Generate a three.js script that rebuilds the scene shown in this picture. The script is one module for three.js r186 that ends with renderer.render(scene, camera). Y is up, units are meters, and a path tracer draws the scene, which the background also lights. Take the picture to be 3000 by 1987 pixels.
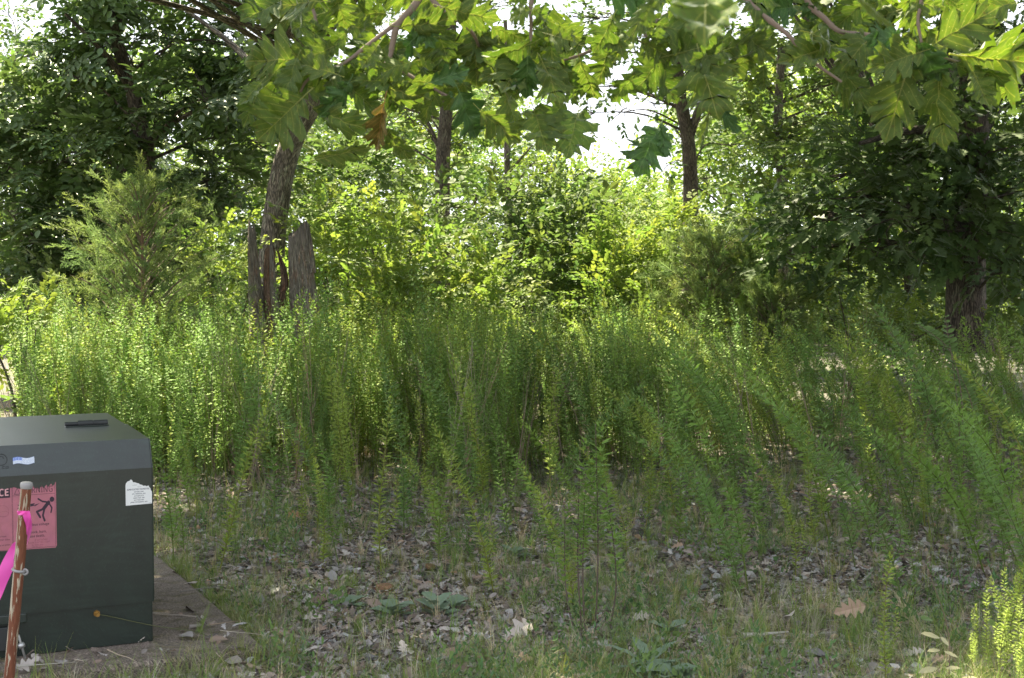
import * as THREE from 'three';
import { RoundedBoxGeometry } from 'three/addons/geometries/RoundedBoxGeometry.js';
import { mergeGeometries } from 'three/addons/utils/BufferGeometryUtils.js';
import { ImprovedNoise } from 'three/addons/math/ImprovedNoise.js';

// ---------------------------------------------------------------- camera, sky, sun, exposure
const scene = new THREE.Scene();
const EYE = 1.55, FOC = 4060, HOR = 802, PITCH = Math.atan((993.5 - HOR) / FOC);
const camera = new THREE.PerspectiveCamera(2 * Math.atan(993.5 / FOC) * 180 / Math.PI, 3000 / 1987, 0.05, 600);
camera.filmGauge = 23.6;
camera.position.set(0, EYE, 0);
camera.lookAt(0, EYE - Math.tan(PITCH) * 10, -10);
camera.focus = 7.5; camera.userData.fStop = 7;
const renderer = new THREE.WebGLRenderer();
renderer.toneMapping = THREE.LinearToneMapping;
renderer.toneMappingExposure = 5.8;
renderer.shadowMap.enabled = true;
{
  const w = 256, h = 128, d = new Float32Array(w * h * 4);
  for (let y = 0; y < h; y++) for (let x = 0; x < w; x++) {
    const el = ((y + 0.5) / h - 0.5) * Math.PI, t = Math.pow(Math.max(0, Math.sin(el)), 0.5), o = (y * w + x) * 4, k = el < 0 ? 0.55 : 1;
    d[o] = (0.42 - 0.135 * t) * k; d[o + 1] = (0.424 - 0.113 * t) * k; d[o + 2] = (0.437 - 0.063 * t) * k; d[o + 3] = 1;
  }
  const sky = new THREE.DataTexture(d, w, h, THREE.RGBAFormat, THREE.FloatType);
  sky.mapping = THREE.EquirectangularReflectionMapping; sky.magFilter = THREE.LinearFilter; sky.needsUpdate = true;
  scene.background = sky; scene.environment = sky;
}
const SUN = new THREE.Vector3(-0.28, 0.85, -0.45).normalize();
const sun = new THREE.DirectionalLight(new THREE.Color(1, 0.9, 0.66), 5);
sun.position.copy(SUN).multiplyScalar(60).add(new THREE.Vector3(0, 0, -14));
sun.target.position.set(0, 0, -14); sun.castShadow = true;
sun.shadow.camera.left = sun.shadow.camera.bottom = -35; sun.shadow.camera.right = sun.shadow.camera.top = 35; sun.shadow.camera.far = 140;
scene.add(sun, sun.target);

// ---------------------------------------------------------------- helpers
const V = (x, y, z) => new THREE.Vector3(x, y, z);
function rng(seed) { let s = seed >>> 0; return () => { s = (s + 0x6d2b79f5) | 0; let t = Math.imul(s ^ (s >>> 15), 1 | s); t = (t + Math.imul(t ^ (t >>> 7), 61 | t)) ^ t; return ((t ^ (t >>> 14)) >>> 0) / 4294967296; }; }
let R = rng(7);
const rr = (a, b) => a + (b - a) * R(), pick = (a) => a[Math.floor(R() * a.length)];
const noise = new ImprovedNoise(), N = (x, y, z = 0) => noise.noise(x, y, z);
const cp = Math.cos(PITCH), sp = Math.sin(PITCH);
// the point of the place seen through a spot of the photograph (3000 x 1987) at so many metres in front of the camera
function at(px, py, d) {
  const a = (px - 1500) / FOC, b = (993.5 - py) / FOC, y = -sp + b * cp, z = -cp - b * sp;
  return V(a * d / -z, EYE + y * d / -z, -d);
}
function ground(px, py, h = 0) { const p = at(px, py, 1), k = (h - EYE) / (p.y - EYE); return V(p.x * k, h, -k); }
const taken = new Map();
function numbered(name) { const n = taken.get(name) ?? 0; taken.set(name, n + 1); return n ? name + '_' + String(n).padStart(3, '0') : name; }
function tag(o, label, category, group, kind) {
  if (label) o.userData.label = label; if (category) o.userData.category = category; if (group) o.userData.group = group; if (kind) o.userData.kind = kind; return o;
}
function thing(name, label, category, pos, group) {
  const g = new THREE.Group(); g.name = numbered(name); if (pos) g.position.copy(pos); scene.add(g); return tag(g, label, category, group);
}
function mesh(name, geo, mat, parent, pos) {
  const m = new THREE.Mesh(geo, mat); m.name = parent === scene ? numbered(name) : name; m.castShadow = m.receiveShadow = true;
  if (pos) m.position.copy(pos); parent.add(m); return m;
}
class GB {
  constructor() { this.p = []; this.i = []; this.u = []; this.c = []; }
  v(q, u = 0, w = 0, c = null) { this.p.push(q.x, q.y, q.z); this.u.push(u, w); if (c) this.c.push(...c); return this.p.length / 3 - 1; }
  t(a, b, c) { this.i.push(a, b, c); }
  geo() {
    const g = new THREE.BufferGeometry();
    g.setAttribute('position', new THREE.Float32BufferAttribute(this.p, 3)); g.setAttribute('uv', new THREE.Float32BufferAttribute(this.u, 2));
    if (this.c.length === this.p.length) g.setAttribute('color', new THREE.Float32BufferAttribute(this.c, 3));
    g.setIndex(this.i); g.computeVertexNormals(); return g;
  }
}
function basis(dir, up) {
  const y = dir.clone().normalize(), x = V().crossVectors(y, up); if (x.lengthSq() < 1e-6) x.set(1, 0, 0).cross(y); x.normalize();
  return { x, y, z: V().crossVectors(x, y) };
}
// a round tapered limb along points; rough(a, l) swells the radius; the seam has its own column
function tube(gb, pts, rad, sides = 8, rough = null, c = null, cap = true, jag = 0) {
  let up = V(0.31, 0.2, 0.93), l = 0, last = null;
  pts.forEach((p, k) => {
    const d = (pts[k + 1] ?? p).clone().sub(pts[k - 1] ?? p), f = basis(d, up); up = f.z; if (k) l += p.distanceTo(pts[k - 1]);
    const row = [];
    for (let s = 0; s <= sides; s++) {
      const a = (s % sides) / sides * Math.PI * 2, r = rad[k] * (rough ? rough(a, l, p) : 1), q = p.clone().addScaledVector(f.x, Math.cos(a) * r).addScaledVector(f.z, Math.sin(a) * r);
      if (jag && k === pts.length - 1) q.addScaledVector(f.y, jag * Math.pow(R(), 2.2));
      row.push(gb.v(q, s / sides * Math.max(rad[0], 0.02) * 6.28, l, c));
    }
    if (last) for (let s = 0; s < sides; s++) { gb.t(last[s], last[s + 1], row[s]); gb.t(last[s + 1], row[s + 1], row[s]); }
    last = row;
  });
  if (cap) { const m = gb.v(pts[pts.length - 1].clone(), 0, l, c); for (let s = 0; s < sides; s++) gb.t(last[s], last[s + 1], m); }
  return gb;
}
function curve(pts, n) { return new THREE.CatmullRomCurve3(pts).getPoints(n); }
function ramp(a, b, n, pow = 1) { return Array.from({ length: n + 1 }, (_, k) => a + (b - a) * Math.pow(k / n, pow)); }
function dataTex(w, h, f, srgb = true) {
  const d = new Uint8Array(w * h * 4);
  for (let y = 0; y < h; y++) for (let x = 0; x < w; x++) { const c = f(x / w, y / h, x, y), o = (y * w + x) * 4; for (let k = 0; k < 3; k++) d[o + k] = Math.max(0, Math.min(255, c[k] * 255)); d[o + 3] = 255; }
  const t = new THREE.DataTexture(d, w, h); if (srgb) t.colorSpace = THREE.SRGBColorSpace; t.magFilter = THREE.LinearFilter; t.wrapS = t.wrapT = THREE.RepeatWrapping; t.needsUpdate = true; return t;
}
// noise that wraps round with u and v
function tn(u, v, f, s = 0) { const a = u * Math.PI * 2, b = v * Math.PI * 2, k = f / 6.283; return N(Math.cos(a) * k + s, Math.sin(a) * k + Math.cos(b) * k * 1.3, Math.sin(b) * k * 1.3 + s * 3.1); }
function fbm(u, v, f, s = 0) { return tn(u, v, f, s) + 0.5 * tn(u, v, f * 2.1, s + 5) + 0.25 * tn(u, v, f * 4.3, s + 9); }
const rgb = (r, g, b) => new THREE.Color().setRGB(r, g, b);
function leafMat(name, through = 0.45, coat = 0.35, rough = 0.85, coatRough = 0.32) {
  const m = new THREE.MeshPhysicalMaterial({ color: 0xffffff, roughness: rough, transmission: through, thickness: 0, clearcoat: coat, clearcoatRoughness: coatRough, side: THREE.DoubleSide, specularIntensity: 0.5 }); m.name = name; return m;
}
function scatter(name, geo, mat, list, parent, kind) {   // list: [matrix, colour]
  const m = new THREE.InstancedMesh(geo, mat, list.length); m.name = parent === scene ? numbered(name) : name;
  list.forEach(([mx, c], k) => { m.setMatrixAt(k, mx); m.setColorAt(k, c); });
  m.castShadow = m.receiveShadow = true; if (kind) m.userData.kind = kind; parent.add(m); return m;
}
function place(pos, dir, up, s) { const f = basis(dir, up); return new THREE.Matrix4().makeBasis(f.x, f.y, f.z).scale(typeof s === 'number' ? V(s, s, s) : s).setPosition(pos); }
function tint(c, amt = 0.25, warm = 0.1) { const k = 1 + (R() * 2 - 1) * amt, w = (R() * 2 - 1) * warm; return rgb(c[0] * k * (1 + w), c[1] * k, c[2] * k * (1 - w)); }
const rdir = () => { const z = rr(-1, 1), a = rr(0, 6.283), r = Math.sqrt(1 - z * z); return V(r * Math.cos(a), z, r * Math.sin(a)); };

// ---------------------------------------------------------------- materials
const barkTex = dataTex(256, 256, (u, v) => {
  const ridge = Math.abs(tn(u, v * 0.25, 26, 1) + 0.45 * tn(u, v, 18, 4)), k = Math.min(1, ridge * 2.6), g = 0.5 + 0.5 * fbm(u, v, 9, 2), li = tn(u, v, 6, 8) > 0.22 ? 0.1 : 0;
  const b = 0.2 + 0.3 * k + 0.12 * g; return [b + li * 0.8, b * 0.93 + li, b * 0.85 + li * 0.8];
});
const barkBump = dataTex(256, 256, (u, v) => { const k = Math.min(1, Math.abs(tn(u, v * 0.25, 26, 1) + 0.45 * tn(u, v, 18, 4)) * 2.6) * 0.8 + 0.1 * fbm(u, v, 14, 2) + 0.05; return [k, k, k]; }, false);
for (const t of [barkTex, barkBump]) t.repeat.set(2.2, 1.1);
const barkMat = new THREE.MeshStandardMaterial({ map: barkTex, bumpMap: barkBump, bumpScale: 0.02, roughness: 0.95 });
const darkBark = new THREE.MeshStandardMaterial({ map: barkTex, color: rgb(0.6, 0.56, 0.52), bumpMap: barkBump, bumpScale: 0.015, roughness: 0.95 });
const twigMat = new THREE.MeshStandardMaterial({ color: rgb(0.16, 0.12, 0.09), roughness: 0.9 });
const oakLeafMat = leafMat('oak leaf', 0.5, 0.25), darkLeafMat = leafMat('dark leaf', 0.36, 0.6, 0.8, 0.34), shrubLeafMat = leafMat('shrub leaf', 0.58, 0.06), herbMat = leafMat('herb', 0.45, 0.1), needleMat = leafMat('cedar', 0.52, 0.0, 0.9);
herbMat.vertexColors = true;
const straw = new THREE.MeshStandardMaterial({ color: 0xffffff, roughness: 0.95, side: THREE.DoubleSide });

// ---------------------------------------------------------------- ground
const gh = (x, z) => 0.035 * N(x * 0.55, z * 0.55, 3) + 0.015 * N(x * 1.9, z * 1.9, 8);
{
  const soil = dataTex(1024, 1024, (u, v) => {
    const a = fbm(u, v, 12, 1), b = fbm(u, v, 60, 7), c = tn(u, v, 220, 3) + 0.6 * tn(u, v, 400, 13), l = 0.34 + 0.07 * a + 0.1 * b + 0.16 * c, g = Math.max(0, tn(u, v, 9, 21)) * 0.06;
    return [l * 1.02 - g, l * 0.96, l * 0.88 - g];
  });
  const soilBump = dataTex(512, 512, (u, v) => { const k = 0.5 + 0.25 * fbm(u, v, 40, 7) + 0.25 * tn(u, v, 150, 3); return [k, k, k]; }, false);
  const gb = new GB(), xs = [], zs = [];
  for (let k = -45; k <= 45; k++) xs.push(Math.sign(k) * (Math.abs(k) * 0.16 + Math.pow(Math.abs(k) / 45, 6) * 130));
  for (let k = 0; k <= 110; k++) zs.push(k < 30 ? -30 + k : k < 109 ? -(k - 30) * 0.16 - 0.0 : -160);
  zs.length = 0; zs.push(140, 60, 20, 5, 0); for (let k = 1; k <= 110; k++) zs.push(-k * 0.17); zs.push(-24, -32, -45, -70, -110, -200);
  zs.forEach((z) => xs.forEach((x) => gb.v(V(x, gh(x, z), z), x / 2.3, z / 2.3)));
  const w = xs.length; for (let j = 0; j < zs.length - 1; j++) for (let i = 0; i < w - 1; i++) { const a = j * w + i; gb.t(a, a + 1, a + w); gb.t(a + 1, a + w + 1, a + w); }
  const m = mesh('ground', gb.geo(), new THREE.MeshStandardMaterial({ map: soil, bumpMap: soilBump, bumpScale: 0.012, roughness: 1 }), scene);
  tag(m, 'dry stony woodland soil under grass and fallen leaves', 'ground', null, 'structure');
}
const onGround = (p) => V(p.x, gh(p.x, p.z), p.z);

// ---------------------------------------------------------------- leaf and spray shapes
const LOBED = [[0.03, 0.02], [0.2, 0.16], [0.24, 0.24], [0.09, 0.28], [0.3, 0.42], [0.34, 0.5], [0.1, 0.52], [0.26, 0.72], [0.09, 0.74], [0.14, 0.9], [0, 1]];
const OVATE = [[0.18, 0.16], [0.27, 0.4], [0.2, 0.7], [0, 1]], LANCE = [[0.1, 0.2], [0.14, 0.45], [0.09, 0.75], [0, 1]], ROUND = [[0.27, 0.14], [0.38, 0.42], [0.3, 0.75], [0, 1]];
function leaf(gb, o, dir, nrm, L, half, fold = 0.25, bend = 0.12, c = null) {
  const f = basis(dir, nrm), pt = (x, y) => o.clone().addScaledVector(f.x, x * L).addScaledVector(f.y, y * L).addScaledVector(f.z, (Math.abs(x) * fold - bend * y * y) * L);
  const b = gb.v(o, 0.5, 0, c);
  for (const s of [-1, 1]) {
    let m0 = b, o0 = b;
    half.forEach(([x, y], k) => {
      const end = k === half.length - 1, my = Math.max(0, y - x * 0.55), o1 = gb.v(pt(x * s, y), 0.5 + x * s, y, c), m1 = end ? o1 : gb.v(pt(0, my), 0.5, my, c);
      if (o0 !== m0) s > 0 ? gb.t(m0, o0, o1) : gb.t(m0, o1, o0);
      if (o1 !== m1) s > 0 ? gb.t(m0, o1, m1) : gb.t(m0, m1, o1);
      m0 = m1; o0 = o1;
    });
  }
}
function smallLeaf(gb, o, dir, nrm, L, W, fold = 0.2, c = null) {   // six-cornered folded blade
  const f = basis(dir, nrm), pt = (x, y) => o.clone().addScaledVector(f.x, x * W).addScaledVector(f.y, y * L).addScaledVector(f.z, Math.abs(x) * fold * W - 0.1 * y * y * L);
  const b = gb.v(o, 0, 0, c), t = gb.v(pt(0, 1), 0, 1, c);
  for (const s of [-1, 1]) { const p = gb.v(pt(0.38 * s, 0.28), 0, 0, c), q = gb.v(pt(0.42 * s, 0.62), 0, 0, c); if (s > 0) { gb.t(b, p, q); gb.t(b, q, t); } else { gb.t(b, q, p); gb.t(b, t, q); } }
}
function spray(seed, n, len, L, shape, spread = 1) {   // leaves set round a twig along +y, faces towards +z
  R = rng(seed); const gb = new GB();
  for (let k = 0; k < n; k++) {
    const t = k / (n - 1), s = k % 2 ? 1 : -1, y = len * (0.1 + 0.9 * t), o = V(rr(-0.02, 0.02) + Math.sin(t * 3) * 0.02, y, rr(-0.02, 0.02) - t * t * len * 0.15);
    const d = V(s * rr(0.5, 1.2) * (1 - 0.6 * t) * spread, rr(0.3, 1), rr(-0.5, 0.25)).normalize(), nr = V(rr(-0.55, 0.55), rr(-0.6, 0.4), 1).normalize(), l = L * rr(0.7, 1.15);
    o.addScaledVector(d, L * 0.25);
    Array.isArray(shape) ? leaf(gb, o, d, nr, l, shape, rr(0.05, 0.4), rr(0, 0.25)) : smallLeaf(gb, o, d, nr, l, l * shape, rr(0.1, 0.5));
  }
  return gb.geo();
}
function pinnate(seed, n, len, L) {   // compound leaves: drooping rows of paired leaflets
  R = rng(seed); const gb = new GB();
  for (let q = 0; q < 5; q++) {
    const a = (q - 2) * 0.55 + rr(-0.2, 0.2), d = V(Math.sin(a), Math.cos(a) * 0.9, rr(-0.3, 0.2)).normalize(), o = V(0, rr(0, 0.08), 0), sd = V(d.y, -d.x, 0).normalize();
    for (let k = 0; k < n; k++) { const t = (k + 1) / n, p = o.clone().addScaledVector(d, t * len); p.z -= t * t * len * 0.35;
      for (const s of k === n - 1 ? [0] : [-1, 1]) smallLeaf(gb, p, sd.clone().multiplyScalar(s).addScaledVector(d, 0.7).add(V(0, 0, rr(-0.5, 0.1))), V(rr(-0.4, 0.4), rr(-0.3, 0.3), 1), L * rr(0.75, 1.1), L * 0.5, 0.3); }
  }
  return gb.geo();
}
const SP = {
  oak: [spray(11, 11, 0.42, 0.15, LOBED), spray(12, 9, 0.36, 0.16, LOBED)],
  broad: [spray(21, 13, 0.42, 0.13, OVATE), spray(22, 12, 0.4, 0.14, OVATE, 1.3)],
  walnut: [pinnate(31, 6, 0.4, 0.13), pinnate(32, 5, 0.36, 0.14)],
  shrub: [spray(41, 22, 0.42, 0.062, 0.72), spray(42, 20, 0.36, 0.068, 0.7, 1.3)],
  small: [spray(51, 26, 0.4, 0.05, 0.62), spray(52, 24, 0.36, 0.055, 0.6, 1.2)],
};
{ // cedar: feathery shoots
  const cedar = (seed) => { R = rng(seed); const gb = new GB(), f = (o, d, L, W) => smallLeaf(gb, o, d, rdir(), L, W, 0.1);
    for (let k = 0; k < 20; k++) { const t = k / 19, s = k % 2 ? 1 : -1, o = V(0, 0.05 + t * 0.24, -0.04 * t * t), d = V(s * (0.8 - 0.35 * t), 0.75, rr(-0.35, 0.35)).normalize(), l = (0.1 - 0.055 * t) * rr(0.8, 1.2);
      f(o, d, l, 0.009); for (let j = 0; j < 6; j++) { const q = o.clone().addScaledVector(d, l * (0.15 + j * 0.14)); f(q, d.clone().add(rdir().multiplyScalar(0.8)).normalize(), 0.026 * rr(0.7, 1.3), 0.006); } }
    f(V(0, 0, 0), V(0, 1, -0.05), 0.34, 0.01); return gb.geo(); };
  SP.cedar = [cedar(61), cedar(62)];
}

// ---------------------------------------------------------------- trees and shrubs
// rays of sunlight that reach the shade below the crowns: no shoot grows within these gaps
const gaps = [];
const gap = (p, r) => gaps.push([p, r]);
gap(at(2965, 1830, 5.1), 0.27); gap(at(2990, 1500, 5.4), 0.25); gap(at(1525, 1880, 5.8), 0.1); gap(at(2950, 240, 3.2), 0.06);
gap(at(1270, 800, 14.8), 1.0); gap(at(1030, 720, 15.6), 0.7); gap(at(1560, 680, 18.8), 0.9); gap(at(690, 820, 14), 0.6); gap(ground(2700, 1400), 0.1); gap(ground(2650, 1290), 0.16); gap(at(600, 1200, 10), 0.35); gap(at(690, 1080, 11), 0.45); gap(at(560, 1330, 10), 0.25);gap(at(980, 1300, 10), 0.2);
gap(ground(560, 1500), 0.12); gap(ground(700, 1410), 0.14); gap(at(2120, 1110, 12), 0.3); gap(at(420, 740, 12.3), 1.9); gap(at(2400, 1100, 10), 0.16);
const blocked = (p) => gaps.some(([o, r]) => { const q = p.clone().sub(o), t = q.dot(SUN); return t > 0.4 + 2.2 * r && q.lengthSq() - t * t < (r + 0.13) * (r + 0.13); });
function clumpSprays(clumps, o, origin) {
  const lists = o.shapes.map(() => []);
  for (const [c, r, dens = 1] of clumps) {
    const rv = typeof r === 'number' ? V(r, r * 0.75, r) : r, n = Math.round(o.density * dens * (rv.x * rv.y + rv.y * rv.z + rv.x * rv.z) * 1.4), br = rr(0.75, 1.25);
    for (let k = 0; k < n; k++) {
      const d = rdir(), q = Math.pow(R(), 0.42) * (1 + 0.28 * N(d.x * 2 + c.x * 3, d.y * 2 + c.y * 3, d.z * 2 + c.z)), p = V(c.x + d.x * rv.x * q, c.y + d.y * rv.y * q, c.z + d.z * rv.z * q);
      if (N(p.x * 1.3 / o.lump, p.y * 1.5 / o.lump, p.z * 1.3 / o.lump) < o.sparse || blocked(p) || p.y < 0.03) continue;
      const out = d.clone().multiplyScalar(0.8).add(rdir().multiplyScalar(0.7)); out.y = out.y * 0.6 + o.lift; 
      lists[Math.floor(R() * lists.length)].push([place(p.sub(origin), out, V(rr(-0.5, 0.5), 1, rr(-0.5, 0.5)), rr(0.75, 1.25) * o.size), tint(pick(o.colors).map((x) => x * (0.9 + 0.1 * br)), 0.22, 0.1)]);
    }
  }
  return lists;
}
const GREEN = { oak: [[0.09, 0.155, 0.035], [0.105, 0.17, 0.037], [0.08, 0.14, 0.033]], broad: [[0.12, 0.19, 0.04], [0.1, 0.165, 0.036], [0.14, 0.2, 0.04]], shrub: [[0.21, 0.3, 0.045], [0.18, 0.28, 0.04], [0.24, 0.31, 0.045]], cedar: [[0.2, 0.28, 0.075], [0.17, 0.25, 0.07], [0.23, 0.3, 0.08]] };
const base = { density: 34, lift: 0.1, size: 1, lump: 1, sparse: -0.28 };
function foliage(root, clumps, opt) { const o = { ...base, ...opt }; clumpSprays(clumps, o, root.position).forEach((l, k) => l.length && scatter('crown', o.shapes[k], o.mat, l, root, 'stuff')); }
// px clumps -> world clumps: [x, y, radius in px, depth]
const px = (list) => list.map(([x, y, r, d, dens]) => [at(x, y, d), r / FOC * d, dens]);
function tree(name, label, category, trunkPts, r0, r1, limbs, clumps, opt, bark = barkMat, group) {
  const t = thing(name, label, category, onGround(trunkPts[0]), group), o = t.position, loc = (p) => p.clone().sub(o);
  const gb = new GB(), n = trunkPts.length * 6, s0 = rr(0, 99);
  tube(gb, curve(trunkPts.map(loc), n), ramp(r0, r1, n, 0.8).map((r, k) => r * (1 + 0.3 * Math.exp(-k * 0.6))), 14, (a, l) => 1 + 0.07 * N(Math.cos(a) * 2.5 + s0, l * 0.8, Math.sin(a) * 2.5) + 0.04 * N(Math.cos(a) * 7, l * 3, Math.sin(a) * 7 + s0));
  mesh('trunk', gb.geo(), bark, t);
  limbs.forEach(([pts, a, b]) => mesh('limb', tube(new GB(), curve(pts.map(loc), 14), ramp(a, b, 14), 7, (g, l) => 1 + 0.08 * N(g, l * 3, s0)).geo(), bark, t));
  // boughs carry each clump
  const bg = new GB(), spine = curve(trunkPts, 40);
  for (const [c, r] of clumps) { const rad = typeof r === 'number' ? r : r.x; let best = spine[0], bd = 1e9; for (const p of spine) { const q = Math.hypot(p.x - c.x, p.z - c.z) * 0.6 + Math.abs(p.y - (c.y - rad)); if (q < bd) { bd = q; best = p; } }
    const mid = best.clone().lerp(c, 0.5).add(V(rr(-0.2, 0.2), rr(0, 0.3), rr(-0.2, 0.2))), k = Math.min(0.038, 0.009 * best.distanceTo(c) + 0.01); tube(bg, curve([best, mid, c].map(loc), 7), ramp(k, 0.006, 7), 5, null, null, false);
    for (let j = 0; j < 5; j++) { const e = c.clone().add(rdir().multiplyScalar(rad * 0.85)); tube(bg, curve([mid.clone().lerp(c, rr(0.3, 1)), c.clone().lerp(e, 0.5).add(rdir().multiplyScalar(0.1)), e].map(loc), 5), ramp(k * 0.45, 0.003, 5), 4, null, null, false); } }
  if (bg.i.length) mesh('branches', bg.geo(), bark === barkMat ? darkBark : bark, t);
  foliage(t, clumps, opt); return t;
}
function canopy(n, x0, x1, y0, y1, d0, d1, r, keep = () => true) { const l = []; for (let k = 0; k < n; k++) { const c = V(rr(x0, x1), rr(y0, y1), -rr(d0, d1)), q = rr(r * 0.7, r * 1.3); if (c.y - q * 0.6 > EYE + 0.2 * -c.z + 0.1 && keep(c)) l.push([c, q]); } return l; }
function shrub(name, label, category, pos, clumps, opt, stems = 7, group) {
  const t = thing(name, label, category, onGround(pos), group), gb = new GB();
  for (let k = 0; k < stems; k++) { const c = clumps[k % clumps.length][0].clone().sub(t.position).add(rdir().multiplyScalar(0.15)), m = c.clone().multiplyScalar(0.5); m.x *= 0.6; m.z *= 0.6; tube(gb, curve([V(rr(-0.1, 0.1), -0.03, rr(-0.1, 0.1)), m, c], 8), ramp(0.02, 0.005, 8), 5, null, null, false); }
  mesh('stem', gb.geo(), darkBark, t); foliage(t, clumps, opt); return t;
}
const SH = { shapes: SP.shrub, mat: shrubLeafMat, density: 100, lift: 0.35, sparse: -0.1, lump: 0.75 }, OK = { shapes: SP.oak, mat: oakLeafMat, colors: GREEN.oak };

R = rng(101);
tree('walnut_tree', 'large dark bushy tree filling the upper corner behind the bright feathery cedar', 'tree', [at(440, 900, 17.5), at(430, 500, 17.5), at(385, 260, 17.5), at(325, 60, 17.5), at(300, -200, 17.5)], 0.13, 0.06,
  [[[at(385, 260, 17.5), at(300, 150, 17.2), at(190, 40, 17)], 0.05, 0.02], [[at(420, 420, 17.5), at(560, 330, 17), at(640, 300, 16.8)], 0.04, 0.015]],
  px([[330, 120, 190, 17.5], [170, 220, 150, 17.8], [520, 90, 190, 18], [450, 320, 210, 17.3], [250, 420, 190, 17.6], [630, 280, 140, 16.8, 1.2], [100, 500, 160, 18], [420, 540, 200, 17.5], [640, 520, 140, 17.2], [590, 690, 150, 17.5], [210, 650, 180, 17.8], [50, 680, 150, 17.5], [700, 130, 110, 18], [330, -150, 260, 18], [620, -120, 220, 18], [60, 330, 120, 18, 0.8], [120, 420, 110, 18], [20, 480, 120, 18], [150, 120, 80, 18, 0.6], [40, 180, 70, 18.5, 0.5], [700, 330, 90, 18], [780, 420, 70, 18.5], [330, 780, 220, 18], [100, 800, 160, 18], [380, 250, 260, 19.5, 0.7], [360, 600, 260, 19.5, 0.7]]),
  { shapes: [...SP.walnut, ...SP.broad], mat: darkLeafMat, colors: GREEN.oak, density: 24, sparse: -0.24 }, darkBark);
R = rng(102);
tree('oak_tree', 'oak with a stout grey trunk leaning beside the broken stump', 'tree', [at(786, 960, 16.5), at(800, 700, 16.5), at(830, 500, 16.5), at(865, 390, 16.5), at(908, 310, 16.5), at(928, 180, 16.5), at(915, 40, 16.5), at(930, -260, 16.3)], 0.165, 0.1,
  [[[at(880, 360, 16.5), at(790, 250, 16.7), at(680, 130, 17), at(545, 30, 17.2)], 0.06, 0.025], [[at(928, 120, 16.5), at(1010, 40, 16.2), at(1080, -60, 16)], 0.06, 0.03]],
  [...px([[985, 110, 60, 17], [870, 90, 60, 17.5], [760, 60, 110, 18], [800, 150, 60, 18], [1060, 70, 60, 18], [730, 240, 70, 18]]), ...canopy(46, -8.5, 1.2, 5.0, 8, 8, 14.6, 1.1)], { ...OK, density: 34, colors: GREEN.oak });
R = rng(103);
tree('slim_oak_tree', 'upright dark trunk with leafy side shoots behind the sunlit thicket', 'tree', [at(1300, 850, 22), at(1295, 560, 22), at(1298, 450, 22), at(1308, 320, 22), at(1318, 160, 22), at(1322, -140, 22)], 0.135, 0.09,
  [[[at(1300, 470, 22), at(1240, 340, 22.3), at(1200, 320, 22.4)], 0.04, 0.015], [[at(1296, 600, 22), at(1385, 600, 21.8), at(1398, 540, 21.7)], 0.04, 0.02], [[at(1318, 180, 22), at(1400, 60, 22), at(1480, -80, 22)], 0.06, 0.03]],
  px([[1210, 360, 70, 22], [1340, 450, 55, 21.6], [1160, 430, 70, 22.6], [1260, 250, 70, 22.2], [1380, 230, 90, 22.5], [1150, 200, 100, 22.5], [1300, 90, 110, 22.5], [1450, 170, 70, 22.5, 0.7], [1110, 90, 100, 23], [1460, 20, 90, 22.5], [1250, -120, 220, 22.5], [1450, -160, 160, 22.5], [1300, 640, 80, 21.5], [1250, 560, 60, 21.6], [1180, 320, 90, 22.8], [1400, 330, 80, 22.6], [1100, 280, 90, 23], [1260, 400, 60, 22]]).concat(canopy(9, -5, 3.2, 6.2, 9, 16.8, 23.5, 0.85), [[V(0.3, 7.2, -19), 0.9], [V(1.0, 7.6, -19.6), 0.8]]), { shapes: SP.broad, mat: oakLeafMat, colors: GREEN.broad, density: 26, size: 0.9, sparse: -0.15 }, darkBark);  // clumps above the view are added to dapple the shrubs and shade the cedar
R = rng(104);
tree('slender_tree', 'thin dark trunk standing by the gap of open sky', 'tree', [at(1492, 760, 27), at(1487, 520, 27), at(1485, 420, 27), at(1490, 280, 27), at(1480, 60, 27)], 0.075, 0.04, [[[at(1487, 510, 27), at(1530, 460, 26.8), at(1560, 425, 26.6)], 0.03, 0.012]],
  px([[1560, 480, 75, 26.8], [1490, 390, 55, 27], [1630, 500, 40, 26.8], [1440, 470, 50, 27.2], [1500, 240, 70, 27, 0.6]]), { shapes: SP.broad, mat: oakLeafMat, colors: GREEN.broad, density: 17, size: 0.9, sparse: -0.1 }, darkBark);
R = rng(105);
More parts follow.
